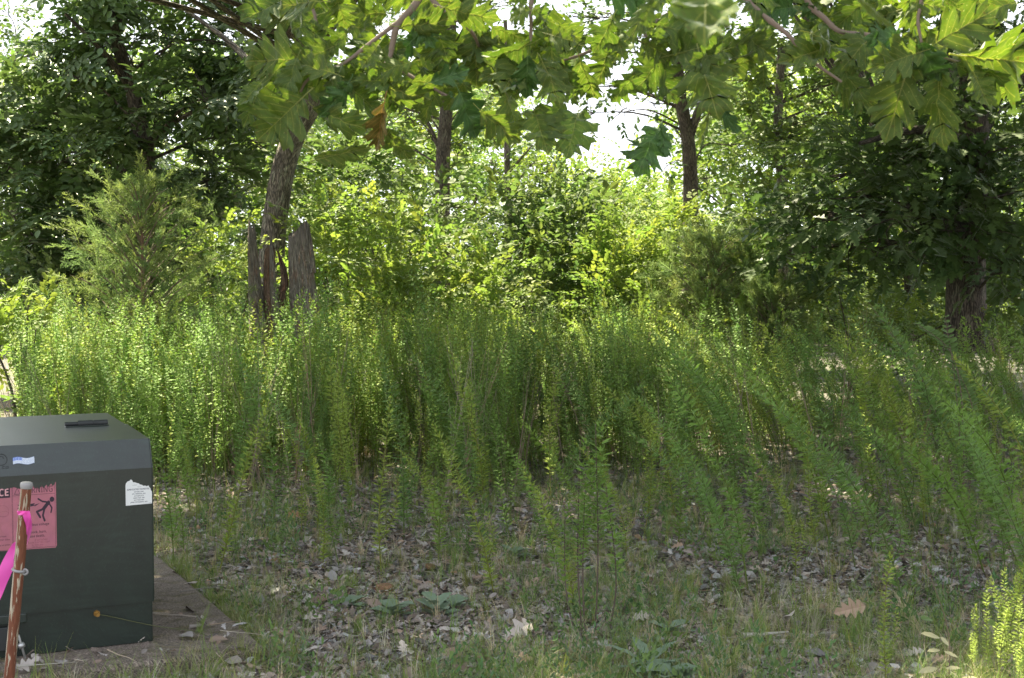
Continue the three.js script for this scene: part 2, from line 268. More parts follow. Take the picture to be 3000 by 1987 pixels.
tree('forked_oak_tree', 'oak with a straight dark trunk forking against the open sky', 'tree', [at(2030, 860, 24), at(2024, 620, 24), at(2022, 500, 24), at(2014, 400, 24), at(2000, 320, 24), at(1986, 220, 24), at(1996, 60, 24), at(1985, -160, 24)], 0.15, 0.085,
  [[[at(2018, 410, 24), at(2045, 330, 24), at(2062, 290, 24), at(2075, 180, 24.1)], 0.085, 0.05], [[at(1990, 280, 24), at(1930, 260, 24.2), at(1880, 300, 24.3)], 0.03, 0.01], [[at(2026, 540, 24), at(2090, 580, 23.8), at(2110, 600, 23.8)], 0.02, 0.008]],
  px([[1930, 390, 50, 24.2, 0.5], [1900, 300, 60, 24.3, 0.6], [2110, 330, 60, 24, 0.8], [2150, 430, 70, 24], [1880, 60, 90, 24.5, 0.7], [2060, 60, 120, 24.5, 0.8], [2180, 120, 110, 24.5, 0.8], [2000, -140, 260, 24.5], [1990, 230, 70, 24.5, 0.6], [2080, 520, 50, 23.8], [1760, 40, 80, 24.5, 0.6], [1690, 110, 80, 24.5, 0.7], [1640, 50, 90, 24.5, 0.8], [1740, 170, 50, 24.5, 0.6], [1900, 170, 70, 24.5, 0.7], [1660, 260, 60, 24.5, 0.6], [1950, 480, 45, 24.2, 0.6], [1770, 240, 70, 24.5, 0.7], [1810, 330, 55, 24.5, 0.6], [1700, 330, 60, 24.5, 0.7], [1850, 120, 80, 24.5, 0.8]]), { shapes: SP.broad, mat: oakLeafMat, colors: GREEN.oak, density: 24, size: 0.9, sparse: -0.12 }, darkBark);
R = rng(106);
tree('large_oak_tree', 'big oak with a thick grey furrowed trunk in deep shade', 'tree', [at(2832, 1030, 14.5), at(2830, 820, 14.5), at(2838, 640, 14.5), at(2846, 420, 14.5), at(2850, 100, 14.6), at(2850, -250, 14.7)], 0.22, 0.15,
  [[[at(2800, 830, 14.5), at(2752, 750, 14.2), at(2716, 676, 14), at(2660, 600, 13.6)], 0.045, 0.02], [[at(2846, 420, 14.5), at(2700, 380, 14), at(2520, 420, 13.4)], 0.08, 0.02], [[at(2848, 330, 14.5), at(2960, 260, 14), at(3040, 200, 13.6)], 0.08, 0.03]],
  [...px([[2610, 640, 150, 13.6], [2740, 560, 170, 14], [2900, 640, 170, 13.6], [2500, 560, 150, 14], [2650, 450, 160, 14.2], [2900, 440, 190, 13.8], [2980, 230, 190, 14.5], [2800, 330, 150, 14.5], [2950, 60, 160, 14.5], [2440, 640, 120, 14.4], [2560, 740, 100, 14.6], [2960, 780, 110, 13.4], [2700, 740, 90, 15.5], [2800, 80, 150, 15.5], [2660, 240, 140, 15.5], [2880, 560, 260, 16, 0.8], [2620, 520, 220, 16, 0.8], [2960, 300, 220, 16.2, 0.8], [2400, 520, 110, 15, 0.8], [2360, 640, 110, 15.2], [2330, 740, 90, 15.6], [2460, 730, 110, 15.4], [2560, 420, 120, 15], [2430, 420, 80, 15.4, 0.7], [2700, 650, 130, 15.4], [2830, 680, 90, 13.5], [2980, 560, 170, 13.4], [2930, 800, 90, 13.6], [2760, 640, 80, 13.4], [2740, 420, 150, 14.4]]), ...canopy(44, 1.2, 9, 6, 10, 10, 21, 1.2)], { ...OK, density: 32, sparse: -0.22 }, darkBark);
R = rng(112);
tree('added_shade_oak', 'unseen oak added beyond the edge of the clearing to shade its side', 'tree', [V(8.2, -0.05, -7), V(8.15, 2.5, -7), V(8.3, 6, -7.1), V(8.1, 9, -7)], 0.24, 0.1, [], (() => { const l = []; for (let k = 0; k < 60; k++) { const c = V(rr(5.6, 11), rr(1.2, 8.5), -rr(1.5, 13)); if (c.x - 1 > 0.42 * -c.z + 0.4) l.push([c, rr(0.8, 1.2)]); } return l; })(), { ...OK, density: 22 });  // stands out of view, added to darken this side of the clearing
R = rng(107);
tree('understory_tree', 'thin dark trunk in the shade just behind the thick furrowed oak', 'tree', [at(2666, 1000, 20), at(2664, 850, 20), at(2658, 700, 20), at(2650, 500, 20)], 0.085, 0.05, [[[at(2664, 880, 20), at(2700, 780, 20.2), at(2712, 740, 20.2)], 0.03, 0.012]],
  px([[2600, 800, 70, 20], [2720, 820, 60, 20.5], [2550, 880, 60, 20], [2650, 700, 130, 20.5]]).concat(canopy(34, 2.2, 8.5, 6.3, 9.5, 19.8, 23.3, 1.1)), { shapes: SP.broad, mat: shrubLeafMat, colors: GREEN.broad, density: 34 }, darkBark);  // high clumps are out of view, added to shade the thicket below
R = rng(108);
tree('hickory_tree', 'yellow green sunlit tree between the forked oak and the shaded oak', 'tree', [at(2300, 960, 22.5), at(2298, 600, 22.5), at(2280, 380, 22.5), at(2290, 140, 22.5)], 0.12, 0.06, [],
  px([[2230, 420, 110, 22], [2330, 330, 120, 22], [2210, 560, 120, 22], [2360, 500, 140, 22.4], [2300, 650, 140, 22.4], [2450, 420, 110, 22.6], [2260, 250, 80, 22.8, 0.7], [2420, 250, 100, 23, 0.8], [2520, 340, 90, 23, 0.8], [2480, 640, 140, 23], [2320, 120, 100, 23.4, 0.6], [2180, 690, 110, 21.5], [2400, 760, 130, 22], [2200, 320, 100, 22.6], [2140, 220, 90, 23], [2350, 200, 110, 23], [2480, 260, 110, 23.4], [2250, 120, 100, 23.4], [2450, 120, 120, 23.6], [2560, 200, 120, 23.6]]), { shapes: SP.broad, mat: oakLeafMat, colors: [...GREEN.broad, ...GREEN.shrub], density: 34, size: 0.9, sparse: -0.2 });
R = rng(109);
tree('pale_tree', 'pale hazy sunlit tree far off beside the dark bushy one', 'tree', [at(40, 900, 34), at(45, 500, 34), at(50, 150, 34)], 0.16, 0.08, [], px([[30, 90, 100, 34], [110, 170, 60, 34, 0.7], [10, 230, 110, 34], [60, 380, 120, 34], [10, 20, 70, 34], [160, 420, 90, 34], [-60, 150, 120, 34], [120, 300, 100, 34], [20, 330, 120, 34], [200, 120, 60, 34, 0.6]]), { shapes: SP.broad, mat: shrubLeafMat, colors: GREEN.broad, density: 20, size: 1.1, sparse: -0.12 });

// far wood behind everything, one mass
R = rng(110);
{
  const cl = [];
  for (let k = 0; k < 1050; k++) {
    const x = rr(-700, 3700), d = rr(28, 46), mid = x > 1560 && x < 2010, low = mid ? 510 + 60 * Math.sin(x * 0.013) : x > 1000 && x < 1560 ? 190 : x > 2010 ? 120 : 150, y = low + 60 + Math.pow(R(), 1.2) * (1000 - low);
    cl.push([at(x, y, d), rr(0.55, 1.05) * (y > 700 ? 1.4 : 1)]);
  }
  const g = new THREE.Group(); g.position.set(0, 0, 0);
  const o = { ...base, shapes: SP.broad, mat: shrubLeafMat, colors: [...GREEN.broad, ...GREEN.shrub], density: 13, size: 1.25 }, ls = clumpSprays(cl, o, g.position), both = ls.flat();
  const m = scatter('distant_woods', SP.broad[0], shrubLeafMat, both, scene, 'stuff'); tag(m, 'far pale green woods closing the view behind the trees', 'woods');
}

// ---------------------------------------------------------------- shrubs
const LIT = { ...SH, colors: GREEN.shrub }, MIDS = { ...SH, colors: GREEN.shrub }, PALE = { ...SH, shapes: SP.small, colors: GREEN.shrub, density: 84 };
R = rng(120);
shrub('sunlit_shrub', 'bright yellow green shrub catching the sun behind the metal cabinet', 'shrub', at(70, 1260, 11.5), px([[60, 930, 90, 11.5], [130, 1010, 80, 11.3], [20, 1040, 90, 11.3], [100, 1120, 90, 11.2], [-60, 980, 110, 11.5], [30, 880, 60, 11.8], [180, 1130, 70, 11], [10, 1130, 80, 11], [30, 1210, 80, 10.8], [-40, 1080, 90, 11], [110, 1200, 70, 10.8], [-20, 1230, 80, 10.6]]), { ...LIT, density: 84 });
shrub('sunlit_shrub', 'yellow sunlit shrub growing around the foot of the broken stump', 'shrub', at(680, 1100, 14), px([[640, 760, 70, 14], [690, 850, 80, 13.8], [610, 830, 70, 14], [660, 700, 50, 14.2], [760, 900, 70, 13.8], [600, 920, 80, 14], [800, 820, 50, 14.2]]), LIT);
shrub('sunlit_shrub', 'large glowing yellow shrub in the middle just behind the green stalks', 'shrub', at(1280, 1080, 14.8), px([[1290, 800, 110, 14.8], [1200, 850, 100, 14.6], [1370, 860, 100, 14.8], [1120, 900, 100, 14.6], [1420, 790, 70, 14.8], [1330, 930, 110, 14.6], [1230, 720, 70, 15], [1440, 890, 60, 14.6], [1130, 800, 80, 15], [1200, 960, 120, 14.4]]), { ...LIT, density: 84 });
const DEEP = { ...SH, shapes: [...SP.shrub, ...SP.broad], colors: GREEN.broad, density: 84, sparse: -0.1 };
shrub('leafy_shrub', 'layered light green shrub with bare twigs beside the stump', 'shrub', at(1010, 1060, 16), px([[1000, 640, 90, 16.2], [1080, 660, 80, 16], [940, 700, 80, 16], [1140, 690, 70, 16], [980, 770, 90, 15.8], [1070, 780, 90, 15.8], [960, 860, 90, 15.6], [1050, 890, 90, 15.4], [930, 600, 50, 16.4], [1010, 950, 110, 15.4]]), MIDS);
shrub('tall_shrub', 'tall leafy thicket behind the glowing middle shrub', 'shrub', at(1150, 1000, 19.5), px([[1000, 540, 110, 19.5], [1120, 590, 110, 19.3], [1230, 640, 100, 19], [900, 560, 90, 19.8], [1040, 480, 80, 20], [960, 460, 70, 20], [1150, 500, 70, 20], [1260, 760, 130, 18.5], [1100, 720, 140, 18.5]]), { ...DEEP, size: 0.95 });
R = rng(121);
shrub('tall_shrub', 'broad sunlit thicket below the gap of open sky', 'shrub', at(1580, 980, 19), px([[1500, 650, 110, 19], [1620, 620, 120, 19.4], [1560, 730, 120, 18.8], [1440, 640, 90, 19.2], [1480, 570, 80, 19.8], [1700, 700, 120, 19], [1600, 820, 130, 18.2], [1460, 760, 110, 18.4], [1720, 820, 120, 18.2], [1380, 690, 80, 18.8], [1520, 890, 130, 17.6], [1680, 910, 120, 17.6]]), DEEP);
shrub('pale_shrub', 'hazy grey green thicket far back under the open sky', 'shrub', at(1700, 940, 27), px([[1600, 550, 90, 27], [1690, 530, 90, 27.5], [1780, 585, 80, 27], [1850, 610, 80, 26.5], [1930, 640, 80, 26], [1540, 540, 70, 27.5], [1740, 640, 110, 26], [1860, 670, 110, 25.5], [1640, 640, 110, 26], [1960, 700, 90, 25]]), { ...PALE, size: 1.3, density: 60 });
shrub('leafy_shrub', 'shrub with pale glinting leaves in front of the forked oak', 'shrub', at(1900, 1000, 17.8), px([[1850, 720, 110, 18], [1950, 690, 90, 18], [1780, 790, 110, 17.8], [1900, 810, 110, 17.6], [2010, 660, 70, 18.2], [1860, 900, 110, 17.2], [1990, 770, 80, 17.8], [1780, 900, 100, 17.2]]), { ...MIDS, colors: GREEN.shrub });
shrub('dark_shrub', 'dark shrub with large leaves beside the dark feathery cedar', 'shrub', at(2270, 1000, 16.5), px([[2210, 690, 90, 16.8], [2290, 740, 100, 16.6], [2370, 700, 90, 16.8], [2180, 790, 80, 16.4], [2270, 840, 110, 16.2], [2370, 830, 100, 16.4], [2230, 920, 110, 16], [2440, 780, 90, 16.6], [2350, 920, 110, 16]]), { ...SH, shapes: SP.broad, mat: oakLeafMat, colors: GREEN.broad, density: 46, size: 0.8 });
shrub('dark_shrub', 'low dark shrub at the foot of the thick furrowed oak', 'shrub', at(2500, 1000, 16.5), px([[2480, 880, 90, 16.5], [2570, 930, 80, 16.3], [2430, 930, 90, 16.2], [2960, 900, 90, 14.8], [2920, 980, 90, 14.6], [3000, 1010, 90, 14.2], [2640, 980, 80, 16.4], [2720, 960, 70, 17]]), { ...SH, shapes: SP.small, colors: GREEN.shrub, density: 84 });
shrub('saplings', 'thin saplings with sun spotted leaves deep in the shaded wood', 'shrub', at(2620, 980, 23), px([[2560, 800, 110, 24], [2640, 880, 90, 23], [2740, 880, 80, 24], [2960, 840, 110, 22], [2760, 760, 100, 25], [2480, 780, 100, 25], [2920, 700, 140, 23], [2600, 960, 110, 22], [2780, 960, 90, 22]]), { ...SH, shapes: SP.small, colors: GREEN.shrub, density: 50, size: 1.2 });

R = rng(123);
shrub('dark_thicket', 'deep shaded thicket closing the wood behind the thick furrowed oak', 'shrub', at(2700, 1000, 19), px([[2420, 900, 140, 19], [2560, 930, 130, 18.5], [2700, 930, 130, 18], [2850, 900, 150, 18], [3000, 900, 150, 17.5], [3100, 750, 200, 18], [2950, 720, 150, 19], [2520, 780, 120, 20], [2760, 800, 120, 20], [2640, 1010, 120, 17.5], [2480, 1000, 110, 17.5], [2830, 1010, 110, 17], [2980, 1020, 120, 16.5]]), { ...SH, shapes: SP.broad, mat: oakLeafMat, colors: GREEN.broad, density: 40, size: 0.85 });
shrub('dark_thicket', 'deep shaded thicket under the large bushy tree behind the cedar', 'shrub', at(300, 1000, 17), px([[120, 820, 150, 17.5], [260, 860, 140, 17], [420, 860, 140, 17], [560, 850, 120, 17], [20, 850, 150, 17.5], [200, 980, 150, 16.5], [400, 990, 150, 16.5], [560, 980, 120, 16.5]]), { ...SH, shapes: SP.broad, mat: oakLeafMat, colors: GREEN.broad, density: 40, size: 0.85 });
shrub('low_shrub', 'low leafy undergrowth behind the middle of the thicket', 'shrub', at(1600, 1010, 17), px([[1100, 1000, 120, 17], [1300, 1020, 120, 16.5], [1500, 1000, 130, 16.5], [1700, 1000, 130, 16.5], [1900, 1000, 130, 16.2], [2080, 1010, 130, 16], [2250, 1020, 120, 15.5], [900, 1010, 110, 16]]), { ...MIDS, density: 70 });
// cedars
function cedar(name, label, base, top, wide, n, colors, seed, opts = {}) {
  R = rng(seed); const b = onGround(base), H = top.y - b.y, t = thing(name, label, 'cedar', b), o = t.position, lean = top.x - b.x, list = [];
  const tg = tube(new GB(), curve([V(0, -0.05, 0), V(lean * 0.4, H * 0.5, 0), V(lean, H * 0.97, 0)], 16), ramp(0.034, 0.005, 16), 7);
  const bg = new GB();
  for (let k = 0; k < n; k++) {
    const q = 0.1 + 0.9 * Math.pow(k / n, 0.85), a = k * 2.39996 + rr(-0.3, 0.3), y = H * q, len = wide * Math.pow(1 - q, 0.62) * rr(0.7, 1.15) + 0.1, rise = 0.55 + q * 0.8, from = V(lean * q, y * 0.93, 0), d = V(Math.cos(a), 0, Math.sin(a));
    const P = (s) => from.clone().addScaledVector(d, len * s).add(V(0, len * rise * s * (1 - 0.25 * s * s), 0));
    tube(bg, [P(0), P(0.35), P(0.7), P(0.97)], [0.009, 0.007, 0.004, 0.002], 4, null, null, false);
    const m = Math.max(3, Math.round(len * 10));
    for (let j = 0; j < m; j++) { const s = 0.06 + 0.94 * (j + R()) / m, p = P(s).add(rdir().multiplyScalar(0.05)), dir = d.clone().multiplyScalar(0.8).add(V(0, rise * 0.6, 0)).add(rdir().multiplyScalar(0.75)); list.push([place(p, dir, rdir(), rr(0.6, 1.05)), tint(pick(colors), 0.2, 0.12)]); }
  }
  for (let k = 0; k < 14; k++) list.push([place(V(lean * (0.86 + k * 0.01), H * (0.84 + k * 0.011), 0), V(Math.cos(k * 2.4) * 0.7, 0.8, Math.sin(k * 2.4) * 0.7), rdir(), 0.55), tint(pick(colors), 0.15)]);
  mesh('trunk', tg.geo(), new THREE.MeshStandardMaterial({ color: rgb(0.22, 0.13, 0.09), roughness: 0.9 }), t); mesh('branches', bg.geo(), twigMat, t);
  const h = list.length >> 1; scatter('foliage', SP.cedar[0], needleMat, list.slice(0, h), t, 'stuff'); scatter('foliage', SP.cedar[1], needleMat, list.slice(h), t, 'stuff');
}
cedar('cedar_tree', 'young feathery light green cedar with a drooping tip, lit by the sun', at(425, 1180, 12.6), at(412, 535, 12.6), 1.0, 80, GREEN.cedar, 131);
cedar('cedar_tree', 'dark green cedar in shade amid the leafy shrubs', at(2070, 1060, 16.3), at(2095, 700, 16.3), 0.95, 120, GREEN.cedar, 132);
cedar('cedar_tree', 'low dark cedar bough in the shade behind the leaning stalks', at(2260, 1060, 15.4), at(2270, 850, 15.4), 0.6, 80, GREEN.cedar, 133);

// broken stump: three jagged standing pieces
{
  R = rng(140);
  const d = 13, b = onGround(at(800, 1180, d)), t = thing('broken_stump', 'shattered grey tree stump standing in three jagged splinters', 'stump', b), o = t.position, L = (x, y) => at(x, y, d).sub(o);
  const woodTex = dataTex(128, 256, (u, v) => { const k = tn(u, v * 0.2, 40, 3) + 0.5 * tn(u, v, 24, 6), l = 0.5 + 0.24 * k, w = Math.max(0, tn(u, v, 7, 11)); return [l + w * 0.02, l * 0.945 - w * 0.07, l * 0.88 - w * 0.1]; }); woodTex.repeat.set(3, 1);
  const grey = new THREE.MeshStandardMaterial({ map: woodTex, bumpMap: barkBump, bumpScale: 0.02, roughness: 0.95 }), red = new THREE.MeshStandardMaterial({ map: woodTex, color: rgb(0.75, 0.55, 0.46), bumpMap: barkBump, bumpScale: 0.015, roughness: 0.95 });
  const piece = (pts, rad, jag, mat, z = 0, n = 12) => { const c = curve(pts.map((p) => L(...p).add(V(0, 0, z))), 14), r = []; for (let k = 0; k <= 14; k++) { const f = k / 14 * (rad.length - 1), i = Math.min(rad.length - 2, Math.floor(f)); r.push(rad[i] + (rad[i + 1] - rad[i]) * (f - i)); } const s = rr(0, 50);
    return mesh('splinter', tube(new GB(), c, r, n, (a, l) => 1 + 0.28 * N(Math.cos(a) * 1.6 + s, l * 1.2, Math.sin(a) * 1.6) + 0.1 * N(Math.cos(a) * 6, l * 2, Math.sin(a) * 6 + s), null, true, jag).geo(), mat, t); };
  piece([[765, 1120], [758, 940], [745, 820], [738, 690]], [0.13, 0.09, 0.056, 0.042], 0.18, grey);
  piece([[800, 1130], [800, 960], [792, 850], [792, 735]], [0.1, 0.07, 0.052, 0.042], 0.07, red, 0.03);
  piece([[812, 1130], [818, 960], [806, 850], [800, 740], [797, 672]], [0.09, 0.05, 0.035, 0.022, 0.004], 0.02, grey, 0.09, 8);
  piece([[815, 900], [832, 830], [828, 790], [812, 735]], [0.05, 0.035, 0.03, 0.008], 0.03, red, -0.03, 8);
  piece([[905, 1130], [895, 930], [884, 800], [878, 690]], [0.22, 0.15, 0.118, 0.098], 0.15, grey);
  piece([[915, 800], [912, 720], [908, 662]], [0.04, 0.022, 0.003], 0.02, grey, 0.05, 7);
  for (const [x, y, h, w, zz] of [[731, 712, 40, 6, 0.13], [744, 700, 34, 5, 0.1], [862, 700, 36, 7, 0.1], [880, 694, 46, 8, 0.12], [895, 702, 40, 6, 0.09], [786, 745, 44, 6, 0.08]]) piece([[x, y + 40], [x + 1, y], [x + rr(-4, 4), y - h]], [w / FOC * d, w * 0.7 / FOC * d, 0.001], zz, R() < 0.3 ? red : grey, 0.01, 6);
  piece([[800, 1100], [775, 1000], [768, 910], [764, 850]], [0.1, 0.07, 0.03, 0.006], 0.03, grey, 0.08, 8);
}

// ---------------------------------------------------------------- near oak: trunk beside the camera, boughs overhead, every large leaf by itself
{
  R = rng(150);
  const t = thing('near_oak_tree', 'close oak branches with large lobed leaves hanging across the top', 'oak tree', V(3.4, 0, -1.2)), o = t.position, loc = (p) => p.clone().sub(o);
  mesh('trunk', tube(new GB(), curve([V(0, -0.05, 0), V(0.05, 2.2, 0.02), V(-0.05, 5, -0.1), V(0.05, 9, -0.2)], 24), ramp(0.24, 0.08, 24), 14, (a, l) => 1 + 0.08 * N(Math.cos(a) * 2, l, Math.sin(a) * 2)).geo(), barkMat, t);
  const D = 3.35, sub = (x, y, d = D) => loc(at(x, y, d)), hub = loc(V(-0.15, 2.75, -3.35)), hub2 = loc(V(0.75, 2.62, -3.2));
  const twigs = [
    [[V(0, 2.9, 0), V(-1.2, 3.15, -0.9), V(-2.4, 2.8, -1.8), hub2, loc(V(0.2, 2.72, -3.3)), hub, loc(V(-0.55, 2.62, -3.4))], 0.05, 0.012],
    [[hub, sub(1235, -20), sub(1164, 76), sub(1149, 132), sub(1142, 167), sub(1101, 232)], 0.011, 0.004],
    [[sub(1190, 46), sub(1080, 130), sub(1005, 187), sub(900, 235), sub(880, 270)], 0.0055, 0.003],
    [[sub(1143, 172), sub(1190, 215), sub(1258, 253), sub(1320, 286)], 0.0055, 0.0025],
    [[hub, sub(1263, -10), sub(1314, 40), sub(1375, 86), sub(1420, 180, 3.5)], 0.008, 0.003],
    [[hub2.clone().lerp(hub, 0.5), sub(1562, -20), sub(1556, 80), sub(1553, 165)], 0.007, 0.003],
    [[hub2, sub(1990, 20, 3.5), sub(1850, 91, 3.5), sub(1780, 125, 3.5), sub(1704, 160, 3.5), sub(1640, 180, 3.5)], 0.008, 0.003],
    [[hub2, sub(2180, -20, 3.2), sub(2231, 40, 3.2), sub(2307, 101, 3.2), sub(2378, 177, 3.2), sub(2466, 240, 3.2)], 0.009, 0.003],
    [[hub2, sub(2360, -10, 3.3), sub(2418, 56, 3.3), sub(2459, 91, 3.3), sub(2550, 103, 3.3), sub(2651, 132, 3.3), sub(2763, 167, 3.3), sub(2868, 205, 3.3)], 0.008, 0.003],
    [[hub2, sub(1900, 20, 3.3), sub(1884, 80, 3.3), sub(1911, 140, 3.3)], 0.006, 0.003],
    [[sub(1888, 56, 3.3), sub(1927, 66, 3.3), sub(1977, 111, 3.3), sub(2018, 152, 3.3), sub(2060, 190, 3.3)], 0.005, 0.0025],
    [[loc(V(-0.55, 2.62, -3.4)), sub(900, -20, 3.5), sub(925, 60, 3.5), sub(910, 170, 3.5)], 0.006, 0.003],
    [[hub2, sub(2700, -30, 3.2), sub(2690, 60, 3.2), sub(2700, 125, 3.2)], 0.007, 0.003],
  ].map(([p, a, b]) => { const c = curve(p, p.length * 6), m = mesh('branch', tube(new GB(), c, ramp(a, b, c.length - 1).map((r, k) => r * (k % 7 === 3 ? 1.18 : 1)), 7).geo(), a > 0.02 ? barkMat : twigMat, t); m.userData.line = c; return m; });
  // leaf blade: outline and midrib, curled; the map holds veins and insect spots
  const H = [[0.03, 0.0], [0.1, 0.05], [0.19, 0.12], [0.25, 0.2], [0.19, 0.21], [0.14, 0.26], [0.24, 0.32], [0.33, 0.37], [0.4, 0.46], [0.32, 0.455], [0.33, 0.54], [0.25, 0.53], [0.155, 0.53], [0.23, 0.6], [0.3, 0.65], [0.37, 0.75], [0.27, 0.735], [0.26, 0.83], [0.2, 0.78], [0.13, 0.76], [0.17, 0.84], [0.2, 0.94], [0.11, 0.91], [0.06, 0.97], [0, 1.03]];
  const blade = (seed, fat, fold, bend, wave) => {
    R = rng(seed); const gb = new GB(), s1 = rr(0, 50), Z = (x, y) => fold * Math.abs(x) - bend * y * y + wave * N(x * 5 + s1, y * 4, s1) + 0.4 * wave * N(x * 14, y * 11 + s1, 3);
    const vert = (x, y) => gb.v(V(x, y, Z(x, y)), 0.5 + x, y);
    for (const s of [-1, 1]) { let prev = null; H.forEach(([hx, hy], k) => {
      const x = hx * fat * rr(0.88, 1.12) * s, y = hy + rr(-0.012, 0.012), my = k === 0 ? 0 : k === H.length - 1 ? 1.03 : Math.max(0, hy - hx * 0.6), row = [0, 0.34, 0.68, 1].map((q) => vert(x * q, my + (y - my) * q));
      if (prev) for (let q = 0; q < 3; q++) { const [a, b, c, d] = [prev[q], prev[q + 1], row[q], row[q + 1]]; if (s > 0) { gb.t(a, b, c); gb.t(b, d, c); } else { gb.t(a, c, b); gb.t(b, c, d); } }
      prev = row; }); }
    tube(gb, [V(0, -0.22, -0.02), V(0, -0.1, 0.01), V(0, 0, 0.003), V(0, 0.5, Z(0, 0.5) - 0.004), V(0, 0.95, Z(0, 0.95) - 0.004)], [0.011, 0.008, 0.009, 0.006, 0.002], 5);
    for (let k = gb.u.length / 2 - 30; k < gb.u.length / 2; k++) { gb.u[k * 2] = 0.5; gb.u[k * 2 + 1] = 0.5; }
    return gb.geo();
  };
  const blades = [blade(1, 1, 0.22, 0.1, 0.12), blade(2, 1.12, 0.12, 0.25, 0.16), blade(3, 0.82, 0.42, 0.16, 0.14), blade(4, 1.05, -0.12, 0.3, 0.18), blade(5, 0.9, 0.3, -0.12, 0.16), blade(6, 0.72, 0.1, 0.35, 0.2), blade(7, 1.2, 0.5, 0.15, 0.15)];
  const lc = document.createElement('canvas'); lc.width = 384; lc.height = 384; const g = lc.getContext('2d');
  g.fillStyle = 'rgb(92,114,30)'; g.fillRect(0, 0, 384, 384);
  R = rng(151);
  for (let k = 0; k < 900; k++) { const a = rr(0.03, 0.1); g.fillStyle = R() < 0.5 ? `rgba(150,165,60,${a})` : `rgba(80,115,50,${a})`; g.beginPath(); g.arc(rr(0, 384), rr(0, 384), rr(4, 26), 0, 7); g.fill(); }
  g.strokeStyle = 'rgba(160,164,80,0.9)'; g.lineCap = 'round';
  const uy = (y) => 384 - y / 1.03 * 384;
  g.lineWidth = 5; g.beginPath(); g.moveTo(192, 384); g.lineTo(192, 10); g.stroke();
  for (const [y0, x, y] of [[0.03, 0.2, 0.19], [0.16, 0.35, 0.45], [0.36, 0.32, 0.73], [0.6, 0.17, 0.91], [0.1, 0.09, 0.25], [0.28, 0.26, 0.5], [0.5, 0.2, 0.78], [0.72, 0.09, 0.95]]) for (const s of [-1, 1]) { g.lineWidth = 2.6; g.beginPath(); g.moveTo(192, uy(y0)); g.quadraticCurveTo(192 + s * x * 220, uy(y0 + (y - y0) * 0.45), 192 + s * x * 384, uy(y)); g.stroke();
    g.lineWidth = 1; for (let k = 1; k < 5; k++) { const q = k / 5, ax = 192 + s * x * 384 * q, ay = uy(y0 + (y - y0) * q); g.beginPath(); g.moveTo(ax, ay); g.lineTo(ax + s * rr(8, 26), ay - rr(-14, 22)); g.stroke(); } }
  for (let k = 0; k < 26; k++) { g.fillStyle = `rgba(110,84,34,${rr(0.12, 0.5)})`; g.beginPath(); g.ellipse(rr(40, 344), rr(10, 370), rr(3, 11), rr(2, 8), rr(0, 3), 0, 7); g.fill(); }
  for (let k = 0; k < 110; k++) { g.fillStyle = R() < 0.6 ? 'rgba(205,205,150,0.8)' : 'rgba(90,62,30,0.75)'; g.beginPath(); g.arc(rr(40, 344), rr(10, 370), rr(0.8, 2.6), 0, 7); g.fill(); }
  const leafMap = new THREE.CanvasTexture(lc); leafMap.colorSpace = THREE.SRGBColorSpace; leafMap.repeat.set(1, 1 / 1.03);
  const mk = (c, tr, coat, nm) => { const m = new THREE.MeshPhysicalMaterial({ map: leafMap, color: rgb(...c), roughness: 0.8, transmission: tr, thickness: 0, clearcoat: coat, clearcoatRoughness: 0.38, side: THREE.DoubleSide, specularIntensity: 0.5 }); m.name = nm; return m; };
  const tones = [mk([0.7, 0.73, 0.58], 0.58, 0.12, 'oak leaf green'), mk([0.6, 0.68, 0.55], 0.6, 0.12, 'oak leaf deep'), mk([0.86, 0.9, 0.56], 0.62, 0.12, 'oak leaf yellowish'), mk([0.24, 0.42, 0.46], 0.25, 0.3, 'oak leaf shade painted upper side'), mk([0.95, 0.5, 0.75], 0.3, 0, 'oak leaf dead')];  // upper side tone has shade and sky reflection painted in as dark blue green
  function hang(bx, by, tx, ty, d, opt = {}) {
    const B = at(bx, by, d), T = at(tx, ty, d + (opt.dz ?? rr(-0.09, 0.09))), y = T.clone().sub(B), L = y.length(); y.normalize();
    const view = V(0, EYE, 0).sub(B).normalize(), x = V().crossVectors(y, view).normalize(), z = V().crossVectors(x, y), a = opt.roll ?? rr(-0.7, 0.7); x.applyAxisAngle(y, a); z.applyAxisAngle(y, a);
    let best = null, bd = 1e9; const pl = loc(B); for (const w of twigs) for (const q of w.userData.line) { const e = q.distanceToSquared(pl); if (e < bd) { bd = e; best = w; } }
    const m = mesh('leaf', opt.geo ?? pick(blades), tones[opt.tone ?? (R() < 0.5 ? 0 : R() < 0.6 ? 1 : R() < 0.75 ? 2 : 3)], best), W = L * (opt.w ?? rr(0.85, 1.1));
    m.matrixAutoUpdate = false; m.matrix.makeBasis(x, y, z).scale(V(W, L, W)).setPosition(pl); m.matrix.decompose(m.position, m.quaternion, m.scale); m.matrixAutoUpdate = true; return m;
  }
  R = rng(152);
